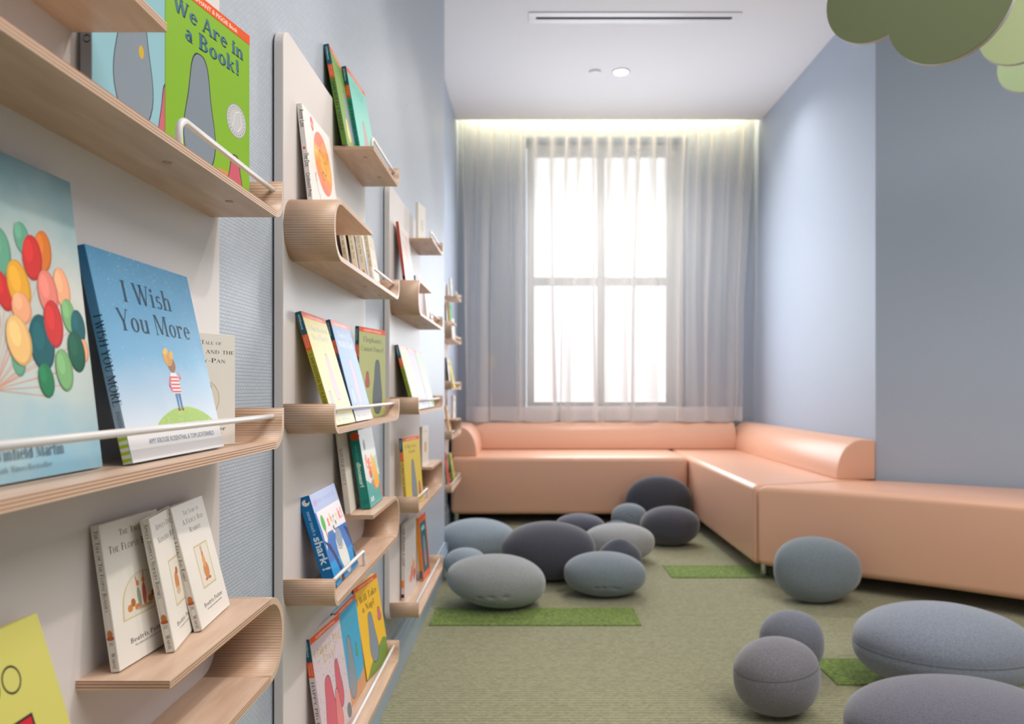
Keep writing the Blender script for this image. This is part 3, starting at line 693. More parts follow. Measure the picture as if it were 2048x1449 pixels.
class Print:
    """flat printed shapes on a cover; coordinates normalised 0..1 across and up, heights in units of cover height"""
    def __init__(self, w, h, f):
        self.w, self.h, self.f = w, h, f; self.bm = bmesh.new(); self.uv = self.bm.loops.layers.uv.new('UVMap'); self.mats = []; self.k = 0
    def mi(self, m):
        if m not in self.mats: self.mats.append(m)
        return self.mats.index(m)
    def poly(self, pts, m, metric=False, keep=False):
        if not keep: self.k += 1
        if not metric: pts = [(p[0]*self.w, p[1]*self.h) for p in pts]
        area_ = sum(pts[i][0]*pts[(i+1)%len(pts)][1]-pts[(i+1)%len(pts)][0]*pts[i][1] for i in range(len(pts)))
        if abs(area_) < 1e-12: return
        if area_ < 0: pts = pts[::-1]
        vs = [self.bm.verts.new(self.f(p[0], p[1], self.k*.000008)) for p in pts]
        f = self.bm.faces.new(vs); f.material_index = self.mi(m)
        for l, p in zip(f.loops, pts): l[self.uv].uv = (p[0]/self.w, p[1]/self.h)
    def rect(self, x0, y0, x1, y1, m): self.poly([(x0, y0), (x1, y0), (x1, y1), (x0, y1)], m)
    def ell(self, cx, cy, rx, ry, m, rot=0, n=28, keep=False):
        """rx, ry in fractions of cover height; cx, cy normalised"""
        t = math.radians(rot); P_ = []
        for i in range(n):
            a = 2*PI*i/n; u, v = rx*math.cos(a), ry*math.sin(a)
            P_.append((cx*self.w+(u*math.cos(t)-v*math.sin(t))*self.h, cy*self.h+(u*math.sin(t)+v*math.cos(t))*self.h))
        self.poly(P_, m, True, keep)
    def line(self, pts, wd_, m):
        self.k += 1
        P_ = [Vector((p[0]*self.w, p[1]*self.h)) for p in pts]; r = wd_*self.h/2
        for a, b in zip(P_, P_[1:]):
            d = (b-a)
            if d.length < 1e-9: continue
            n_ = Vector((-d.y, d.x)).normalized()*r; e = d.normalized()*r*.4
            self.poly([tuple(a-e-n_), tuple(b+e-n_), tuple(b+e+n_), tuple(a-e+n_)], m, True, True)
    def curve(self, cx, cy, rx, ry, a0, a1, wd_, m):
        self.line([(cx+rx*math.cos(math.radians(a0+(a1-a0)*i/14))*self.h/self.w, cy+ry*math.sin(math.radians(a0+(a1-a0)*i/14))) for i in range(15)], wd_, m)
    def text(self, s, x, y, hgt, m, font='serif', fit=None, align='l', rot=0, bold=0.0, sc=False, wf=1.0, slant=0):
        """x,y anchor normalised; hgt cap height as fraction of cover height; fit = width as fraction of cover width"""
        self.k += 1
        polys, W = serif_text(s, sc, wf) if font == 'serif' else sans_text(s, bold)
        sy = hgt*self.h; sx = sy
        if fit: sx = fit*self.w/W if rot == 0 else fit*self.h/W
        off = 0 if align == 'l' else (-W*sx/2 if align == 'c' else -W*sx)
        t = math.radians(rot)
        for p in polys:
            q = []
            for px, py in p:
                u, v = px*sx+off+slant*py*sy, py*sy
                q.append((x*self.w+u*math.cos(t)-v*math.sin(t), y*self.h+u*math.sin(t)+v*math.cos(t)))
            self.poly(q, m, True, True)
    def done(self, name, parent):
        return finish(name, self.bm, self.mats, parent, recalc=False)

def book(X, Y, z, w_, h_, t_, yaw, lean, cover, label, group, art=None, spine=None, spine_col=None, pages=True, name='picture_book', bev=.0007):
    """X,Y: lower left corner of the front cover on the shelf; yaw, lean in degrees"""
    ln = math.radians(lean); yw = math.radians(yaw)
    root = empty(name, (X, Y, z+t_*math.sin(ln)+.0004), label, 'book', group)
    ex = Vector((math.sin(yw), math.cos(yw), 0)); nx = Vector((math.cos(yw), -math.sin(yw), 0))
    ey = Vector((0, 0, 1))*math.cos(ln)-nx*math.sin(ln); ez = ex.cross(ey)
    root.matrix_world = Matrix.Translation(root.location) @ Matrix((ex, ey, ez)).transposed().to_4x4()
    root.rotation_mode = 'XYZ'
    b = .002 if t_ < .014 else .0025
    bm = bmesh.new()
    box(bm, (0, 0, -b), (w_, h_, 0)); box(bm, (0, 0, -t_), (w_, h_, -t_+b)); box(bm, (0, 0, -t_+b), (b, h_, -b), 1)
    cm = mat(cover, .38, 0, .25) if isinstance(cover, tuple) else cover
    sm_ = mat(spine_col, .38, 0, .25) if spine_col else cm
    finish('cover', bm, [cm, sm_], root, bevel=bev)
    bm = bmesh.new(); box(bm, (b, .0025, -t_+b), (w_-.0025, h_-.0025, -b)); finish('page_block', bm, M_PAGES, root)
    if spine_col or spine:
        P_ = Print(t_, h_, lambda s, v, k: (-.00008-k, v, -t_+s))
        if spine_col: P_.poly([(.04, .002), (.96, .002), (.96, .998), (.04, .998)], sm_)
        if spine: spine(P_)
        P_.done('spine_print', root)
    P_ = Print(w_, h_, lambda s, v, k: (s, v, .00008+k))
    if art:
        P_.poly([(.004, .003), (.996, .003), (.996, .997), (.004, .997)], cm); art(P_); P_.done('cover_print', root)
    else: P_.bm.free()
    return root
M_PAGES = mat((232, 228, 218), .8)
K_ = lambda *c: mat(tuple(c), .38, 0, .25)
INK = K_(38, 38, 42)
WHITE = K_(236, 233, 228); ORANGE = K_(236, 92, 46); TEAL = K_(38, 92, 112); GREY = K_(134, 146, 158); PINK = K_(206, 100, 116)
IV = (232, 227, 218)

# generic cover art pieces -------------------------------------------------
def blob(P, x, y, rx, ry, m, rot=0, o=.006):
    P.ell(x, y, rx+o, ry+o, K_(52, 58, 66), rot); P.ell(x, y, rx, ry, m, rot)
def pear(P, x, y, w_, h_, m, lean=0.0, o=.006):
    """plain pear-shaped patch standing on (x, y)"""
    for g, mm in ((o, K_(52, 58, 66)), (0, m)):
        pts = []
        for i in range(40):
            a = 2*PI*i/40; v = .5-.5*math.cos(a); r_ = (w_/2)*(abs(math.sin(a))**.8)*(1.12-.42*v+.12*math.sin(v*7))
            u = math.copysign(r_+g, math.sin(a)) if abs(math.sin(a)) > .02 else 0
            pts.append(((x*P.w/P.h+u+lean*v)*P.h, (y+v*h_+g*(2*v-1))*P.h))
        P.poly(pts, mm, True)
def spine_banded(title, col):
    def f(P):
        P.rect(.04, .80, .96, .998, TEAL); P.rect(.04, .665, .96, .80, ORANGE)
        P.text('Willems', .28, .975, .018, K_(190, 225, 235), 'sans', fit=.13, rot=-90, bold=.02)
        P.text('ELEPHANT', .55, .79, .012, K_(248, 200, 170), 'sans', fit=.11, rot=-90); P.text('PIGGIE', .2, .78, .012, K_(248, 200, 170), 'sans', fit=.09, rot=-90)
        P.text(title, .28, .63, .024, INK, 'serif', fit=.50, rot=-90)
    return f
def banner(P, txt='AN ELEPHANT & PIGGIE Book'):
    P.rect(0.002, .945, .998, .998, ORANGE)
    P.text(txt, .5, .957, .024, K_(250, 226, 204), 'sans', fit=.66, align='c', bold=.02)
def generic_series(bg, lines, titlecol, figs, ground=None, txt2=None):
    def f(P):
        if ground: P.poly(ground[0], ground[1])
        for g in figs: pear(P, g[0], max(.04, g[1]-g[3]), g[2]*2.1, g[3]*2.1, g[4])
        banner(P)
        for (s, x, y, h, fit) in lines: P.text(s, x, y, h, titlecol, 'serif', fit=fit, align='c')
        if txt2: P.text(txt2, .5, .03, .03, K_(110, 150, 190), 'serif', fit=.7, align='c')
    return f

def potter_spine(title, num, fit=.56):
    def f(P):
        P.text(title, .36, .965, .026, INK, 'serif', fit=fit, rot=-90, sc=True)
        P.ell(.5, .255, .018, .03, K_(200, 126, 66)); P.ell(.5, .228, .026, .014, K_(188, 96, 60))
        P.text(num, .5, .18, .024, INK, 'serif', align='c')
        P.text('Warne', .36, .13, .026, INK, 'serif', fit=.11, rot=-90, sc=True)
    return f
def potter_cover(lines, frame, picks):
    TAN = K_(206, 192, 150); PALE = K_(228, 220, 206)
    def f(P):
        for (s, y, h, fit) in lines: P.text(s, .54, y, h, INK, 'serif', fit=fit, align='c', sc=True)
        if frame == 'arch':
            pts = [(.16, .30), (.17, .37)]+[(.55+.37*math.cos(math.radians(a)), .38+.22*math.sin(math.radians(a))) for a in range(170, 9, -10)]+[(.93, .37), (.94, .30)]
            P.poly(pts, TAN)
            P.poly([(.55+(x-.55)*.93, .305+(y-.30)*.95+.004) for x, y in pts], PALE)
        elif frame == 'oval':
            P.ell(.55, .42, .15, .16, TAN); P.ell(.55, .42, .138, .148, PALE)
        else:
            P.rect(.33, .27, .77, .63, TAN); P.rect(.355, .285, .745, .615, PALE)
        for (x, y, rx, ry, c, rot) in picks: P.ell(x, y, rx, ry, K_(*c), rot)
        P.text('Beatrix Potter', .54, .135, .034, INK, 'serif', fit=.62, align='c')
        P.text('The original and authorized edition', .54, .105, .014, K_(110, 108, 106), 'serif', fit=.5, align='c', slant=.2)
    return f
BR = (206, 134, 74); BR2 = (178, 110, 64)
TY = 'picture books on the birch ledges'
Z1, Z2, Z2T, Z3, Z4, Z4T, Z5 = 1.5525, 1.249, 1.356, .9255, .606, .713, .267

# ---- rack 1, second ledge
def art_book(P):
    P.poly([(.42, .001), (.998, .001), (.998, .07), (.9, .10), (.74, .15), (.58, .15), (.42, .05)], K_(222, 150, 88))
    pear(P, .37, .08, .25, .61, GREY, .0); pear(P, .80, .02, .13, .24, PINK)
    P.ell(.82, .46, .094, .094, K_(160, 162, 164)); P.ell(.82, .46, .089, .089, K_(206, 207, 208)); P.ell(.82, .46, .068, .068, K_(186, 187, 188)); P.ell(.82, .46, .064, .064, K_(204, 205, 206))
    for i in range(24):
        a = i*PI/12; P.ell(.82+.078*math.cos(a)/.73, .46+.078*math.sin(a), .004, .004, K_(150, 150, 152))
    P.line([(.76, .42), (.80, .50), (.86, .52), (.88, .44), (.83, .40)], .006, K_(236, 236, 236))
    banner(P)
    BL = K_(72, 120, 156)
    for dx, dy, m in ((.006, -.004, K_(28, 48, 60)), (0, 0, BL)):
        P.text('We Are in', .50+dx, .83+dy, .075, m, 'serif', fit=.84, align='c')
        P.text('a Book!', .53+dx, .725+dy, .08, m, 'serif', fit=.66, align='c')
book(-.4205, .868, Z2, .171, .238, .0125, 12, 0, (138, 186, 52), 'bright green picture book with blue title and a round silver medal', TY, art_book, spine_banded('WE ARE IN A BOOK!', None), (132, 178, 52))
def art_play(P):
    pear(P, .42, .14, .30, .66, GREY); P.ell(.5, .50, .02, .03, K_(214, 174, 40)); pear(P, .82, .08, .16, .36, PINK)
    P.poly([(.9, .002), (.998, .002), (.998, .998), (.9, .998)], K_(96, 160, 178)); banner(P)
book(-.432+.004, .735, Z2, .171, .238, .012, 3, 0, (146, 194, 206), 'pale blue picture book with a grey spine, left of the green medal book', TY, art_play, lambda P: P.text('CAN I PLAY TOO?', .28, .78, .03, INK, 'serif', fit=.42, rot=-90), (148, 158, 168))
# ---- rack 1, third ledge
M_SKY = grad_mat([(0.0, (140, 190, 212)), (.25, (196, 212, 208)), (.55, (214, 214, 206)), (.8, (160, 186, 188)), (1.0, (120, 158, 170))], .55, .3, 'Y', 3)
def art_balloon(P):
    P.rect(.001, .001, .999, .999, M_SKY)
    GR = (30, 128, 78); DG = (10, 92, 66); TE = (14, 94, 100); RD = (214, 46, 40); OR = (222, 120, 32); YE = (240, 172, 44); PK = (240, 134, 118); PC = (250, 176, 130); LG_ = (126, 182, 118); SG = (104, 170, 140); CR = (250, 200, 126)
    # cluster measured in cover coordinates (x from left, y from bottom)
    bl = [(.62,.36,.03,.05,SG,0),(.43,.58,.055,.075,PC,8),(.47,.55,.05,.07,PK,0),(.70,.745,.035,.05,SG,0),(.80,.72,.042,.07,OR,-10),(.59,.68,.048,.077,SG,-6),
          (.74,.69,.047,.074,RD,-8),(.585,.565,.035,.062,RD,16),(.88,.61,.042,.07,PC,6),(.66,.59,.052,.08,YE,8),(.80,.585,.05,.076,PK,4),(.50,.49,.055,.07,PK,14),(.66,.52,.045,.05,PC,0),
          (.90,.52,.037,.058,LG_,8),(.945,.485,.04,.06,TE,0),(.965,.405,.025,.04,PC,0),(.74,.42,.06,.09,TE,0),(.92,.40,.046,.07,DG,6),(.81,.485,.048,.078,RD,0),(.63,.42,.055,.078,CR,10),
          (.84,.335,.044,.07,LG_,6),(.74,.30,.037,.055,GR,6),(.36,.52,.06,.095,GR,8),(.37,.68,.05,.075,LG_,8),(.22,.6,.06,.085,RD,0),(.16,.5,.06,.09,YE,0),(.26,.45,.055,.08,PC,0),(.12,.66,.055,.08,SG,0)]
    for b_ in bl[:18] + bl[18:]:
        if b_: P.line([(b_[0], b_[1]-.05), (.5, .27), (.34, .25)], .0022, K_(222, 150, 120))
    for x, y, rx, ry, c, rot in bl:
        P.ell(x, y, rx, ry, K_(*[int(q*.86) for q in c]), rot); P.ell(x-.004, y+.003, rx*.9, ry*.92, K_(*c), rot); P.ell(x-.016, y+.02, rx*.45, ry*.5, K_(*[min(255, int(q*1.05+8)) for q in c]), rot)
    for k in range(6): P.rect(.25, .08+k*.026, .345, .092+k*.026, K_(214, 70, 50)); P.rect(.25, .092+k*.026, .345, .106+k*.026, K_(240, 224, 190))
    P.text('Wonderful', .505, .825, .10, INK, 'serif', fit=.40, align='r', slant=.2)
    P.text('Emily Winfield Martin', .79, .066, .04, K_(96, 116, 130), 'serif', fit=.46, align='r')
    P.text('Author of New York Times Bestseller', .72, .032, .016, K_(110, 134, 146), 'serif', fit=.44, align='r')
book(-.3985, .440, Z3, .262, .268, .0105, 0, 6.6, (150, 190, 204), 'tall pale blue book with a cluster of colourful painted balloons', TY, art_balloon, None)
M_WISH = grad_mat([(0.0, (214, 222, 230)), (.16, (214, 224, 234)), (.5, (122, 178, 216)), (1.0, (56, 128, 170))], .12, .22, 'Y', 3)
def art_wish(P):
    P.rect(.001, .001, .999, .999, M_WISH)
    rd = random.Random(3)
    for _ in range(190):
        x, y = rd.uniform(.02, .98), 1-abs(rd.gauss(0, .28)); 
        if y < .4: continue
        P.ell(x, y, .0035, .0018, K_(226, 238, 246), rd.uniform(0, 180), 6, True)
    P.poly([(.30+.62*i/20, .165+.08*math.sin(PI*i/20)**.8) for i in range(21)]+[(.92, .15), (.30, .15)], grad_mat([(0, (228, 226, 200)), (.17, (150, 188, 60)), (.3, (170, 200, 60))], .3, .4, 'Y', 30))
    P.rect(.001, .001, .999, .155, K_(226, 226, 228))
    D = -.055
    P.poly([(.545, .29+D), (.565, .29+D), (.57, .37+D), (.542, .37+D)], K_(66, 116, 168)); P.poly([(.578, .29+D), (.598, .29+D), (.602, .37+D), (.573, .37+D)], K_(60, 108, 160))
    P.ell(.553, .285+D, .016, .008, K_(140, 62, 48)); P.ell(.592, .285+D, .016, .008, K_(140, 62, 48))
    P.poly([(.525, .37+D), (.615, .37+D), (.617, .45+D), (.598, .478+D), (.542, .478+D), (.525, .45+D)], K_(240, 226, 224))
    for k in range(5): P.rect(.525, .375+k*.019+D, .616, .384+k*.019+D, K_(214, 80, 92))
    P.line([(.53, .455+D), (.505, .41+D), (.52, .385+D)], .017, K_(214, 96, 104)); P.line([(.61, .455+D), (.64, .45+D), (.63, .485+D)], .015, K_(226, 150, 150))
    P.ell(.572, .52+D, .042, .038, K_(150, 98, 50), 20); P.ell(.545, .552+D, .045, .038, K_(206, 148, 60), -10); P.ell(.53, .588+D, .032, .018, K_(228, 184, 84), 30); P.ell(.59, .575+D, .018, .026, K_(222, 172, 74), -40); P.ell(.52, .55+D, .018, .03, K_(214, 160, 66), 20)
    for i in range(16): P.ell(.66+rd.uniform(0, .14), .45+rd.uniform(0, .2)*i/16, .002, .002, WHITE, 0, 6, True)
    DKI = K_(24, 52, 74)
    P.text('I Wish', .48, .765, .105, DKI, 'serif', fit=.50, align='c')
    P.text('You More', .51, .62, .105, DKI, 'serif', fit=.74, align='c')
    P.text('from New York Times bestselling team', .52, .125, .016, K_(150, 158, 170), 'sans', fit=.5, align='c')
    P.text('AMY KROUSE ROSENTHAL & TOM LICHTENHELD', .54, .075, .026, K_(104, 128, 156), 'sans', fit=.72, align='c')
def sp_wish(P):
    P.rect(.04, .16, .96, .998, grad_mat([(0.0, (210, 220, 230)), (.5, (110, 166, 206)), (1.0, (56, 122, 166))], .05, .25))
    P.rect(.04, .002, .96, .15, WHITE)
    for k in range(4): P.rect(.04, .01+k*.032, .96, .026+k*.032, K_(178, 212, 40))
    P.text('I WISH YOU MORE', .3, .68, .04, K_(24, 40, 60), 'serif', fit=.42, rot=-90)
    P.text('AMY KROUSE ROSENTHAL', .4, .24, .02, K_(80, 100, 130), 'sans', fit=.08, rot=-90)
book(-.381, .722, Z3, .2165, .217, .0095, 0, 12.4, (96, 158, 198), 'blue book with thin dark title and a tiny child on a green hill', TY, art_wish, sp_wish)
book(-.4365, .905, Z3, .108, .1455, .0072, 24, 0, IV, 'small ivory book half hidden behind the blue book with the green hill', TY,
     potter_cover([('The Tale of', .90, .035, .5), ('The Pie and the', .82, .042, .9), ('Patty-Pan', .74, .04, .62)], 'oval', [(.55, .42, .05, .10, BR, 0), (.5, .36, .05, .06, BR2, 10), (.6, .50, .02, .05, (120, 80, 50), -10)]),
     potter_spine('The Tale of the Pie and the Patty-Pan', '17'))
# ---- rack 1, fourth ledge (upper arm)
zz = Z4T
rb = [(.30,.37,.03,.026,BR,0),(.36,.40,.026,.03,BR2,20),(.42,.36,.03,.022,BR,0),(.47,.42,.022,.075,(150,160,140),4),(.47,.52,.018,.022,BR,0),(.45,.55,.006,.026,BR,10),(.56,.43,.024,.08,(190,96,76),-4),(.57,.53,.018,.022,BR,0),(.58,.57,.006,.028,BR,-6),(.66,.38,.034,.026,BR,0),(.72,.41,.028,.024,BR2,10),(.80,.38,.03,.026,BR,0),(.84,.42,.02,.022,BR2,0),(.54,.345,.1,.012,(200,170,130),0)]
book(-.4115, .755, zz, .104, .149, .0095, 4, 8.6, IV, 'small white book with an arched rabbit-family picture, leftmost of three small white ones', TY,
     potter_cover([('The Tale of', .89, .042, .5), ('The Flopsy Bunnies', .785, .05, .9)], 'arch', rb), potter_spine('The Tale of The Flopsy Bunnies', '10'))
book(-.3830, .813, zz, .104, .147, .0095, -10.5, 10.5, IV, 'small white book in the middle of three white ones near the camera', TY,
     potter_cover([("Appley Dapply's", .89, .042, .8), ('Nursery Rhymes', .79, .044, .8)], 'rect', [(.5, .44, .05, .08, BR, 0), (.55, .52, .03, .03, BR2, 0), (.5, .37, .05, .03, (210, 180, 150), 0)]),
     potter_spine("Appley Dapply's Nursery Rhymes", '22')).rotation_euler
book(-.3835, .8815, zz, .106, .149, .0095, -5, 14, IV, 'small white book with an upright rabbit in a tan rectangle', TY,
     potter_cover([('The Story of', .90, .038, .5), ('A Fierce Bad', .825, .042, .66), ('Rabbit', .75, .04, .36)], 'rect', [(.55, .40, .06, .075, BR, 0), (.54, .48, .035, .05, (220, 158, 96), 0), (.54, .54, .022, .025, BR, 0), (.52, .585, .006, .03, BR2, 6), (.55, .585, .006, .03, BR2, -4), (.5, .33, .03, .012, BR2, 0), (.6, .33, .03, .012, BR2, 0)]),
     potter_spine('The Story of A Fierce Bad Rabbit', '20'))
def art_oo(P):
    for x in (.50, .62, .745):
        P.ell(x, .80, .052, .056, INK); P.ell(x, .80, .044, .047, mat((206, 200, 104), .34))
    P.rect(.30, .30, .80, .645, INK); P.rect(.312, .312, .788, .634, K_(206, 34, 48))
book(-.366, .455, Z4, .195, .205, .012, 0, 17, (206, 200, 104), 'olive yellow book with large black letters and a red block, lower left corner', TY, art_oo, None)

# ---- rack 2
S = GREY
book(-.4105, 1.70, Z1, .171, .232, .012, -1, 10.5, (118, 160, 62), 'green picture book, left of two on the top ledge of the second rack', TY,
     generic_series(None, [('Should I Share', .5, .85, .05, .8), ('My Treat?', .5, .77, .05, .6)], K_(84, 126, 54), [(.5, .38, .12, .26, S), (.28, .2, .07, .12, K_(232, 214, 120))]), spine_banded('SHOULD I SHARE', None), (96, 132, 58))
book(-.402, 1.815, Z1, .165, .232, .012, 3, 10, (118, 206, 190), 'turquoise picture book, right of two on the top ledge of the second rack', TY,
     generic_series(None, [('My Friend', .5, .85, .045, .6), ('is Sad', .5, .78, .045, .4)], K_(96, 184, 170), [(.5, .28, .08, .22, K_(196, 140, 144))]), spine_banded('MY FRIEND IS SAD', None), (48, 150, 136))
def art_dot(P):
    P.ell(.30, .90, .06, .075, K_(226, 96, 96)); P.text('DOT', .2, .87, .04, WHITE, 'sans', fit=.2)
    P.ell(.58, .56, .33, .34, grad_mat([(.2, (240, 120, 110)), (.45, (246, 160, 70)), (.6, (248, 196, 90)), (.8, (240, 112, 72))], .8, .35, 'Y', 3))
    for a in ((.5, .62, .05, .07, 20), (.62, .5, .06, .05, 200), (.54, .42, .05, .04, 80), (.66, .64, .05, .05, 140)): P.curve(a[0], a[1], a[2], a[3], a[4], a[4]+220, .008, K_(110, 60, 50))
    P.line([(.22, .35), (.26, .2), (.32, .14), (.28, .06)], .008, INK); P.curve(.24, .33, .03, .04, 0, 300, .007, INK)
book(-.413, 1.437, Z2T, .20, .192, .010, 0, 6.5, (236, 232, 228), 'white picture book with a large painted orange disc, on top of the curled second ledge', TY, art_dot,
     lambda P: (P.text('Anne Lee', .3, .94, .05, INK, 'sans', fit=.18, rot=-90), P.ell(.5, .55, .012, .014, ORANGE), P.text('The Dot', .3, .5, .05, INK, 'sans', fit=.14, rot=-90), P.text('Candlewick Press', .3, .3, .04, INK, 'sans', fit=.24, rot=-90)))
for i, (X_, Y_) in enumerate(((-.408, 1.725), (-.400, 1.782), (-.393, 1.838), (-.385, 1.894))):
    book(X_, Y_, Z2, .105, .147, .0105, -9 if i < 3 else -3, 9, (230, 218, 196), ['leftmost of four small cream books inside a curled ledge', 'second from left of four small cream books inside a curled ledge', 'third from left of four small cream books inside a curled ledge', 'rightmost of four small cream books inside a curled ledge'][i], TY,
         potter_cover([('The Tale of', .89, .042, .5), ('Mr. Tod', .79, .05, .6)], 'rect', [(.55, .42, .05, .08, BR, 0)]), potter_spine('The Tale of Mr. Tod', '14'))
PALEY = (206, 194, 122)
book(-.368, 1.428, Z3, .168, .229, .012, 0, 16.6, PALEY, 'pale yellow picture book with a pink figure shape, left of three under the curled ledge', TY,
     generic_series(None, [('I Am Invited', .5, .84, .05, .8), ('to a Party!', .5, .76, .055, .7)], K_(140, 152, 170), [(.52, .42, .065, .20, K_(216, 156, 168)), (.2, .2, .05, .09, K_(160, 164, 176))], txt2='Mo Willems'), spine_banded('I AM INVITED TO A PARTY!', None), (168, 164, 52))
book(-.372, 1.622, Z3, .171, .229, .012, 0, 14.5, (108, 138, 186), 'light blue picture book with a pink figure shape, between the pale yellow and olive ones', TY,
     generic_series(None, [('Today I', .5, .84, .055, .6), ('Will Fly!', .5, .74, .06, .75)], K_(216, 212, 176), [(.52, .38, .06, .23, K_(230, 136, 140)), (.2, .25, .04, .08, K_(150, 168, 190))], ground=([(.001, .001), (.999, .001), (.999, .10), (.001, .10)], K_(214, 188, 164)), txt2='Mo Willems'), spine_banded('TODAY I WILL FLY!', None), (70, 100, 140))
book(-.4225+.002, 1.862, Z3, .165, .230, .011, 12, 0, (182, 188, 126), 'olive green picture book with a dark grey shape on the second rack tray', TY,
     generic_series(None, [('Elephants', .5, .84, .055, .7), ('Cannot Dance!', .5, .74, .055, .85)], K_(84, 98, 84), [(.3, .42, .05, .08, K_(186, 96, 90)), (.68, .32, .12, .29, K_(104, 112, 116))]), spine_banded('ELEPHANTS CANNOT DANCE!', None), (60, 60, 66))
book(-.404, 1.705, Z4T, .155, .215, .012, -4, 7, (222, 214, 202), 'off-white storybook just left of the thick teal board book', TY,
     lambda P: (P.rect(.001, .45, .999, .999, K_(206, 196, 182)), P.poly([(.55, .15), (.6, .2), (.57, .22)], K_(90, 120, 70)), P.poly([(.8, .001), (.999, .001), (.999, .45), (.9, .3)], K_(226, 196, 90))), lambda P: P.text('WINTER DANCE', .3, .7, .03, K_(150, 140, 130), 'serif', fit=.4, rot=-90))
def art_dino(P):
    P.rect(.001, .001, .999, .999, K_(222, 228, 226)); P.poly([(.001, .001), (.999, .001), (.999, .33), (.6, .40), (.3, .28), (.001, .36)], K_(62, 168, 164)); P.poly([(.3, .55), (.999, .62), (.999, .45), (.5, .3)], K_(176, 208, 190))
    P.ell(.25, .80, .075, .075, K_(92, 40, 92)); P.ell(.22, .62, .06, .05, K_(150, 196, 110))
    P.poly([(.52, .62), (.62, .66), (.72, .60), (.82, .5), (.9, .36), (.88, .24), (.7, .18), (.55, .2)], K_(246, 180, 28))
    for k in range(9): P.line([(.56, .58-k*.042), (.84, .55-k*.035)], .006, K_(222, 150, 16))
    P.ell(.38, .48, .11, .14, K_(240, 112, 50)); P.ell(.22, .58, .06, .1, K_(238, 138, 120)); P.ell(.26, .50, .05, .055, WHITE); P.ell(.27, .50, .022, .026, INK); P.ell(.48, .54, .04, .05, WHITE); P.ell(.48, .54, .018, .022, INK)
    P.ell(.40, .39, .07, .05, K_(214, 84, 40)); P.poly([(.35, .3), (.5, .22), (.6, .12), (.55, .30)], K_(240, 130, 60)); P.poly([(.84, .22), (.95, .02), (.999, .02), (.93, .25)], K_(226, 86, 74))
    P.rect(.12, .06, .2, .12, WHITE); P.rect(.25, .06, .32, .12, WHITE)
def sp_dino(P):
    P.ell(.55, .93, .06, .05, K_(214, 84, 40)); P.text('never touch a', .38, .82, .03, K_(110, 186, 178), 'sans', fit=.2, rot=-90)
    P.text('dinosaur!', .3, .60, .05, K_(206, 228, 214), 'sans', fit=.32, rot=-90, bold=.05); P.rect(.2, .06, .8, .12, K_(24, 120, 110))
book(-.3735, 1.776, Z4T, .170, .187, .022, -1, 9.5, (30, 132, 122), 'thick teal board book with an orange and yellow creature', TY, art_dino, sp_dino, (30, 132, 122), name='board_book', bev=.002)
def art_shark(P):
    P.rect(.001, .001, .999, .999, K_(52, 120, 196)); P.rect(.001, .001, .999, .25, K_(24, 150, 216))
    P.rect(.001, .80, .999, .999, K_(176, 190, 232)); P.poly([(.08, .55), (.999, .52), (.999, .80), (.05, .80)], K_(240, 234, 238)); P.poly([(.05, .38), (.24, .55), (.08, .60)], K_(240, 234, 238))
    for i, (ch, c) in enumerate(zip('shark!', ((240, 110, 90), (244, 160, 110), (110, 190, 110), (246, 206, 130), (236, 90, 110), (236, 120, 90)))): P.text(ch, .33+i*.115, .60-.0*i, .12, K_(*c), 'sans', bold=.06)
    P.ell(.18, .66, .065, .09, K_(60, 182, 60)); P.rect(.17, .5, .2, .58, K_(200, 120, 80)); P.ell(.12, .9, .05, .04, K_(210, 150, 200)); P.text('never touch a', .45, .88, .06, K_(150, 166, 220), 'sans', fit=.8, align='c')
    P.poly([(.02, .5), (.2, .42), (.34, .2), (.30, .05), (.2, .3)], K_(40, 56, 110)); P.poly([(.85, .5), (.95, .3), (.999, .2), (.999, .45)], K_(40, 56, 110))
    P.ell(.56, .25, .17, .24, K_(232, 232, 226), 12)
    for k in range(6): P.line([(.42+k*.055, .34), (.46+k*.05, .06)], .004, K_(196, 198, 196))
    P.ell(.56, .42, .13, .10, K_(150, 164, 182), 20); P.curve(.54, .40, .14, .1, 200, 320, .008, K_(40, 50, 70)); P.ell(.47, .56, .05, .07, WHITE); P.ell(.49, .55, .022, .03, INK); P.ell(.60, .60, .04, .06, WHITE); P.ell(.61, .59, .018, .026, INK)
    P.ell(.22, .05, .03, .03, K_(236, 206, 90)); P.poly([(.2, .001), (.36, .18), (.34, .001)], K_(30, 40, 84)); P.poly([(.9, .1), (.96, .24), (.999, .08)], K_(30, 40, 84))
def sp_shark(P):
    P.ell(.55, .93, .04, .035, WHITE); P.ell(.7, .945, .02, .02, K_(20, 104, 164))
    P.text('never touch a', .38, .84, .04, K_(170, 210, 236), 'sans', fit=.26, rot=-90, bold=.01); P.text('shark !', .3, .56, .085, K_(206, 230, 244), 'sans', fit=.36, rot=-90, bold=.035)
book(-.3735, 1.463, Z4, .194, .187, .0235, -.5, 17.0, (8, 110, 176), 'thick bright blue board book with a big shark behind a white rail', TY, art_shark, sp_shark, (8, 110, 176), name='board_book', bev=.002)
def art_pig(P):
    rd = random.Random(5)
    for _ in range(120): P.ell(rd.uniform(.03, .97), rd.uniform(.03, .9), .0035, .009, K_(88, 78, 92), 0, 8, True)
    pear(P, .68, .2, .17, .44, PINK); pear(P, .34, .02, .27, .56, PINK); pear(P, .57, .02, .15, .38, K_(224, 132, 132)); P.ell(.9, .1, .06, .07, K_(116, 122, 122))
    banner(P)
    P.text('Happy Pig', .5, .80, .07, K_(206, 184, 130), 'serif', fit=.86, align='c'); P.text('Day!', .52, .70, .07, K_(206, 184, 130), 'serif', fit=.42, align='c')
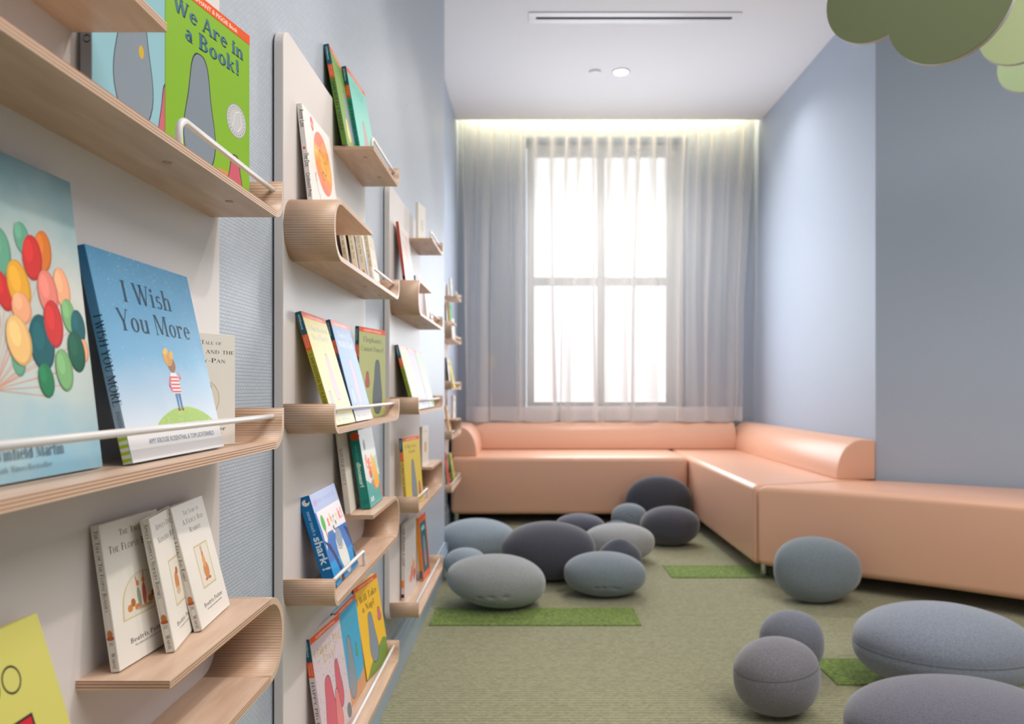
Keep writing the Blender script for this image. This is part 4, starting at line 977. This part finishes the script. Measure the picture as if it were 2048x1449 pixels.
book(-.404, 1.497, Z5, .172, .232, .013, 5, 8.5, (212, 196, 202), 'pale pink dotted picture book with red-pink shapes on the lowest ledge', TY, art_pig, spine_banded('HAPPY PIG DAY!', None), (214, 206, 210))
book(-.407, 1.683, Z5, .171, .228, .012, 2, 7, (70, 168, 208), 'sky blue picture book between the pink dotted and golden yellow ones', TY,
     generic_series(None, [('Are You', .5, .82, .055, .6), ('Ready?', .5, .74, .055, .6)], K_(120, 176, 160), [(.42, .34, .12, .30, S), (.74, .45, .03, .06, K_(80, 170, 110))], ground=([(.001, .001), (.999, .001), (.999, .2), (.7, .14), (.001, .22)], K_(206, 150, 104))), spine_banded('ARE YOU READY?', None), (60, 96, 110))
book(-.4015, 1.873, Z5, .169, .232, .012, 8, 9.3, (240, 192, 62), 'golden yellow picture book with black title and grey shape on the lowest ledge', TY,
     generic_series(None, [('I Will Take', .46, .80, .075, .86), ('a Nap!', .46, .69, .075, .52)], INK, [(.45, .36, .115, .26, S), (.84, .55, .05, .07, K_(212, 112, 140))],
                    ground=([(.001, .001), (.999, .001), (.999, .24), (.85, .28), (.5, .2), (.2, .1)], K_(122, 152, 70))), spine_banded('I WILL TAKE A NAP!', None), (196, 158, 52))
# ---- rack 3
book(-.410, 2.79, Z1, .10, .143, .010, 8, 0, (232, 230, 222), 'small white book standing alone on the top ledge of the third rack', TY, lambda P: P.rect(.3, .3, .7, .6, K_(216, 212, 202)), None)
book(-.4035, 2.465, Z2T, .20, .195, .010, 0, 7, (232, 222, 218), 'pale book with a brick red spine on the upper arm of the third rack', TY,
     lambda P: (P.ell(.5, .5, .2, .2, K_(236, 200, 190)), P.text('Sky Color', .5, .82, .06, K_(200, 130, 120), 'sans', fit=.6, align='c')), lambda P: P.rect(.1, .02, .9, .08, K_(60, 40, 50)), (192, 82, 66))
book(-.409, 2.77, Z2, .165, .170, .010, 8, 3, (214, 206, 210), 'pale pink and white book with teal spine in the third rack curl', TY, lambda P: [P.line([(.2+.15*k, .1), (.2+.15*k, .9)], .02, K_(226, 190, 200)) for k in range(5)], None, (70, 128, 140))
book(-.385, 2.87, Z2, .105, .143, .010, 6, 6, IV, 'small white book rightmost inside the curled ledge of the third rack', TY, potter_cover([('The Tale of', .89, .042, .5), ('Tom Kitten', .79, .05, .8)], 'rect', [(.55, .42, .05, .08, BR, 0)]), None)
for i, (Y_, c, sp_, f_, t_) in enumerate(((2.487, (158, 164, 84), (140, 160, 40), (206, 150, 166), 'There Is a Bird'), (2.66, (150, 122, 158), (170, 120, 150), (190, 130, 170), 'Let’s Go'), (2.84, (132, 156, 98), (110, 140, 90), (220, 190, 200), 'Pigs Make Me'))):
    book(-.374, Y_, Z3, .175, .226, .012, 0, 15, c, ['yellow-green picture book with a lime spine, left of three on the third rack tray', 'lilac picture book, middle of three on the third rack tray', 'sage green picture book, right of three on the third rack tray'][i], TY,
         generic_series(None, [(t_.replace('’', "'"), .5, .82, .055, .8)], K_(150, 156, 150), [(.5, .35, .09, .2, K_(*f_), 0, .003)]), spine_banded('PIGS MAKE ME', None), sp_)
book(-.389, 2.745, Z4T, .105, .147, .010, 5, 0, (230, 224, 214), 'small white book standing on the fourth ledge of the third rack', TY, lambda P: (P.rect(.35, .35, .65, .6, K_(206, 160, 120)), P.text('The Tale of', .5, .85, .05, K_(120, 110, 100), 'serif', fit=.6, align='c')), None, (186, 178, 166))
book(-.400, 2.475, Z4, .165, .230, .012, 11, 4.5, (226, 200, 84), 'yellow picture book with a grey shape on the fourth ledge of the third rack', TY,
     generic_series(None, [('A Big Guy', .45, .84, .05, .7), ('Took', .5, .76, .05, .4)], K_(110, 100, 50), [(.5, .34, .10, .29, S), (.82, .2, .04, .1, K_(196, 90, 110))]), spine_banded('A BIG GUY TOOK', None), (214, 186, 76))
def art_leaf(P):
    P.text('WE FOUND', .5, .86, .06, K_(160, 166, 196), 'sans', fit=.6, align='c')
    for k in range(7): P.text('A LEAF', .5, .76-k*.07, .04, K_(196, 192, 190), 'sans', fit=.6, align='c')
    for x, y, rx, ry, c, rot in ((.6, .24, .05, .11, (214, 70, 40), -10), (.78, .3, .04, .12, (232, 130, 40), -25), (.7, .38, .03, .08, (238, 170, 60), 0), (.85, .2, .05, .09, (200, 50, 40), -40), (.45, .2, .03, .07, (240, 150, 60), 30)): P.ell(x, y, rx, ry, K_(*c), rot)
book(-.4295+.001, 2.593, Z5, .195, .262, .012, 3, 0, (214, 208, 204), 'tall off-white book with red and orange leaves near its bottom', TY, art_leaf, lambda P: (P.text('WE FOUND A LEAF', .3, .95, .04, K_(120, 90, 80), 'sans', fit=.5, rot=-90), P.rect(.06, .16, .94, .26, K_(230, 140, 60)), P.rect(.06, .03, .94, .08, K_(90, 30, 30))))
book(-.399, 2.851, Z5, .145, .24, .014, 3, 5, (236, 98, 48), 'orange-bordered picture book with a teal centre, beside the leaf book', TY,
     lambda P: (P.rect(.1, .1, .9, .9, K_(30, 96, 104)), P.ell(.5, .42, .11, .25, K_(120, 140, 140)), P.ell(.5, .3, .06, .14, K_(206, 110, 110)), P.ell(.5, .8, .12, .04, K_(90, 180, 180)), P.text('BIG BOOK', .5, .76, .05, K_(220, 236, 220), 'sans', fit=.5, align='c')), lambda P: P.rect(.06, .03, .94, .16, K_(90, 110, 120)), (216, 150, 50))
# ---- rack 4 (far, on the alcove wall): x shifted by the deeper wall
dX = XA-XL; dz = .078
far = [(-.405, 5.27, Z1, .11, .15, 0, 4, (236, 234, 228), None, 'small white book on the top ledge of the far rack'),
       (-.40, 5.13, Z2T, .17, .16, 0, 5, (96, 190, 110), (236, 130, 70), 'bright green book on the upper arm of the far rack'),
       (-.395, 5.24, Z2, .13, .17, 4, 4, (232, 232, 226), (90, 180, 120), 'white book with a green edge inside the curled ledge of the far rack'),
       (-.40, 5.10, Z3, .11, .21, 0, 6, (236, 232, 232), (50, 52, 76), 'white book with a dark spine on the third ledge of the far rack'),
       (-.385, 5.225, Z3, .15, .21, 0, 12, (226, 218, 120), (238, 200, 80), 'yellow book on the third ledge of the far rack'),
       (-.395, 5.27, Z4T, .12, .16, 3, 0, (234, 230, 224), (206, 190, 176), 'white book standing on the fourth ledge of the far rack'),
       (-.39, 5.02, Z4, .14, .20, 0, 8, (226, 196, 150), (214, 170, 120), 'tan book on the fourth ledge of the far rack'),
       (-.405, 5.03, Z5, .14, .22, 0, 8, (214, 80, 70), (60, 130, 90), 'red book with green spine on the lowest ledge of the far rack'),
       (-.385, 5.22, Z5, .15, .20, 0, 9, (196, 186, 96), (90, 150, 80), 'olive yellow book on the lowest ledge of the far rack')]
for X_, Y_, z_, w_, h_, yw_, ln_, c_, s_, lab in far:
    book(X_+dX, Y_, z_+dz, w_, h_, .012, yw_, ln_, c_, lab, TY, lambda P, c_=c_: (P.rect(.2, .75, .8, .85, K_(*[int(q*.8) for q in c_])), P.ell(.5, .4, .12, .15, K_(*[int(q*.85) for q in c_]))), None, s_)
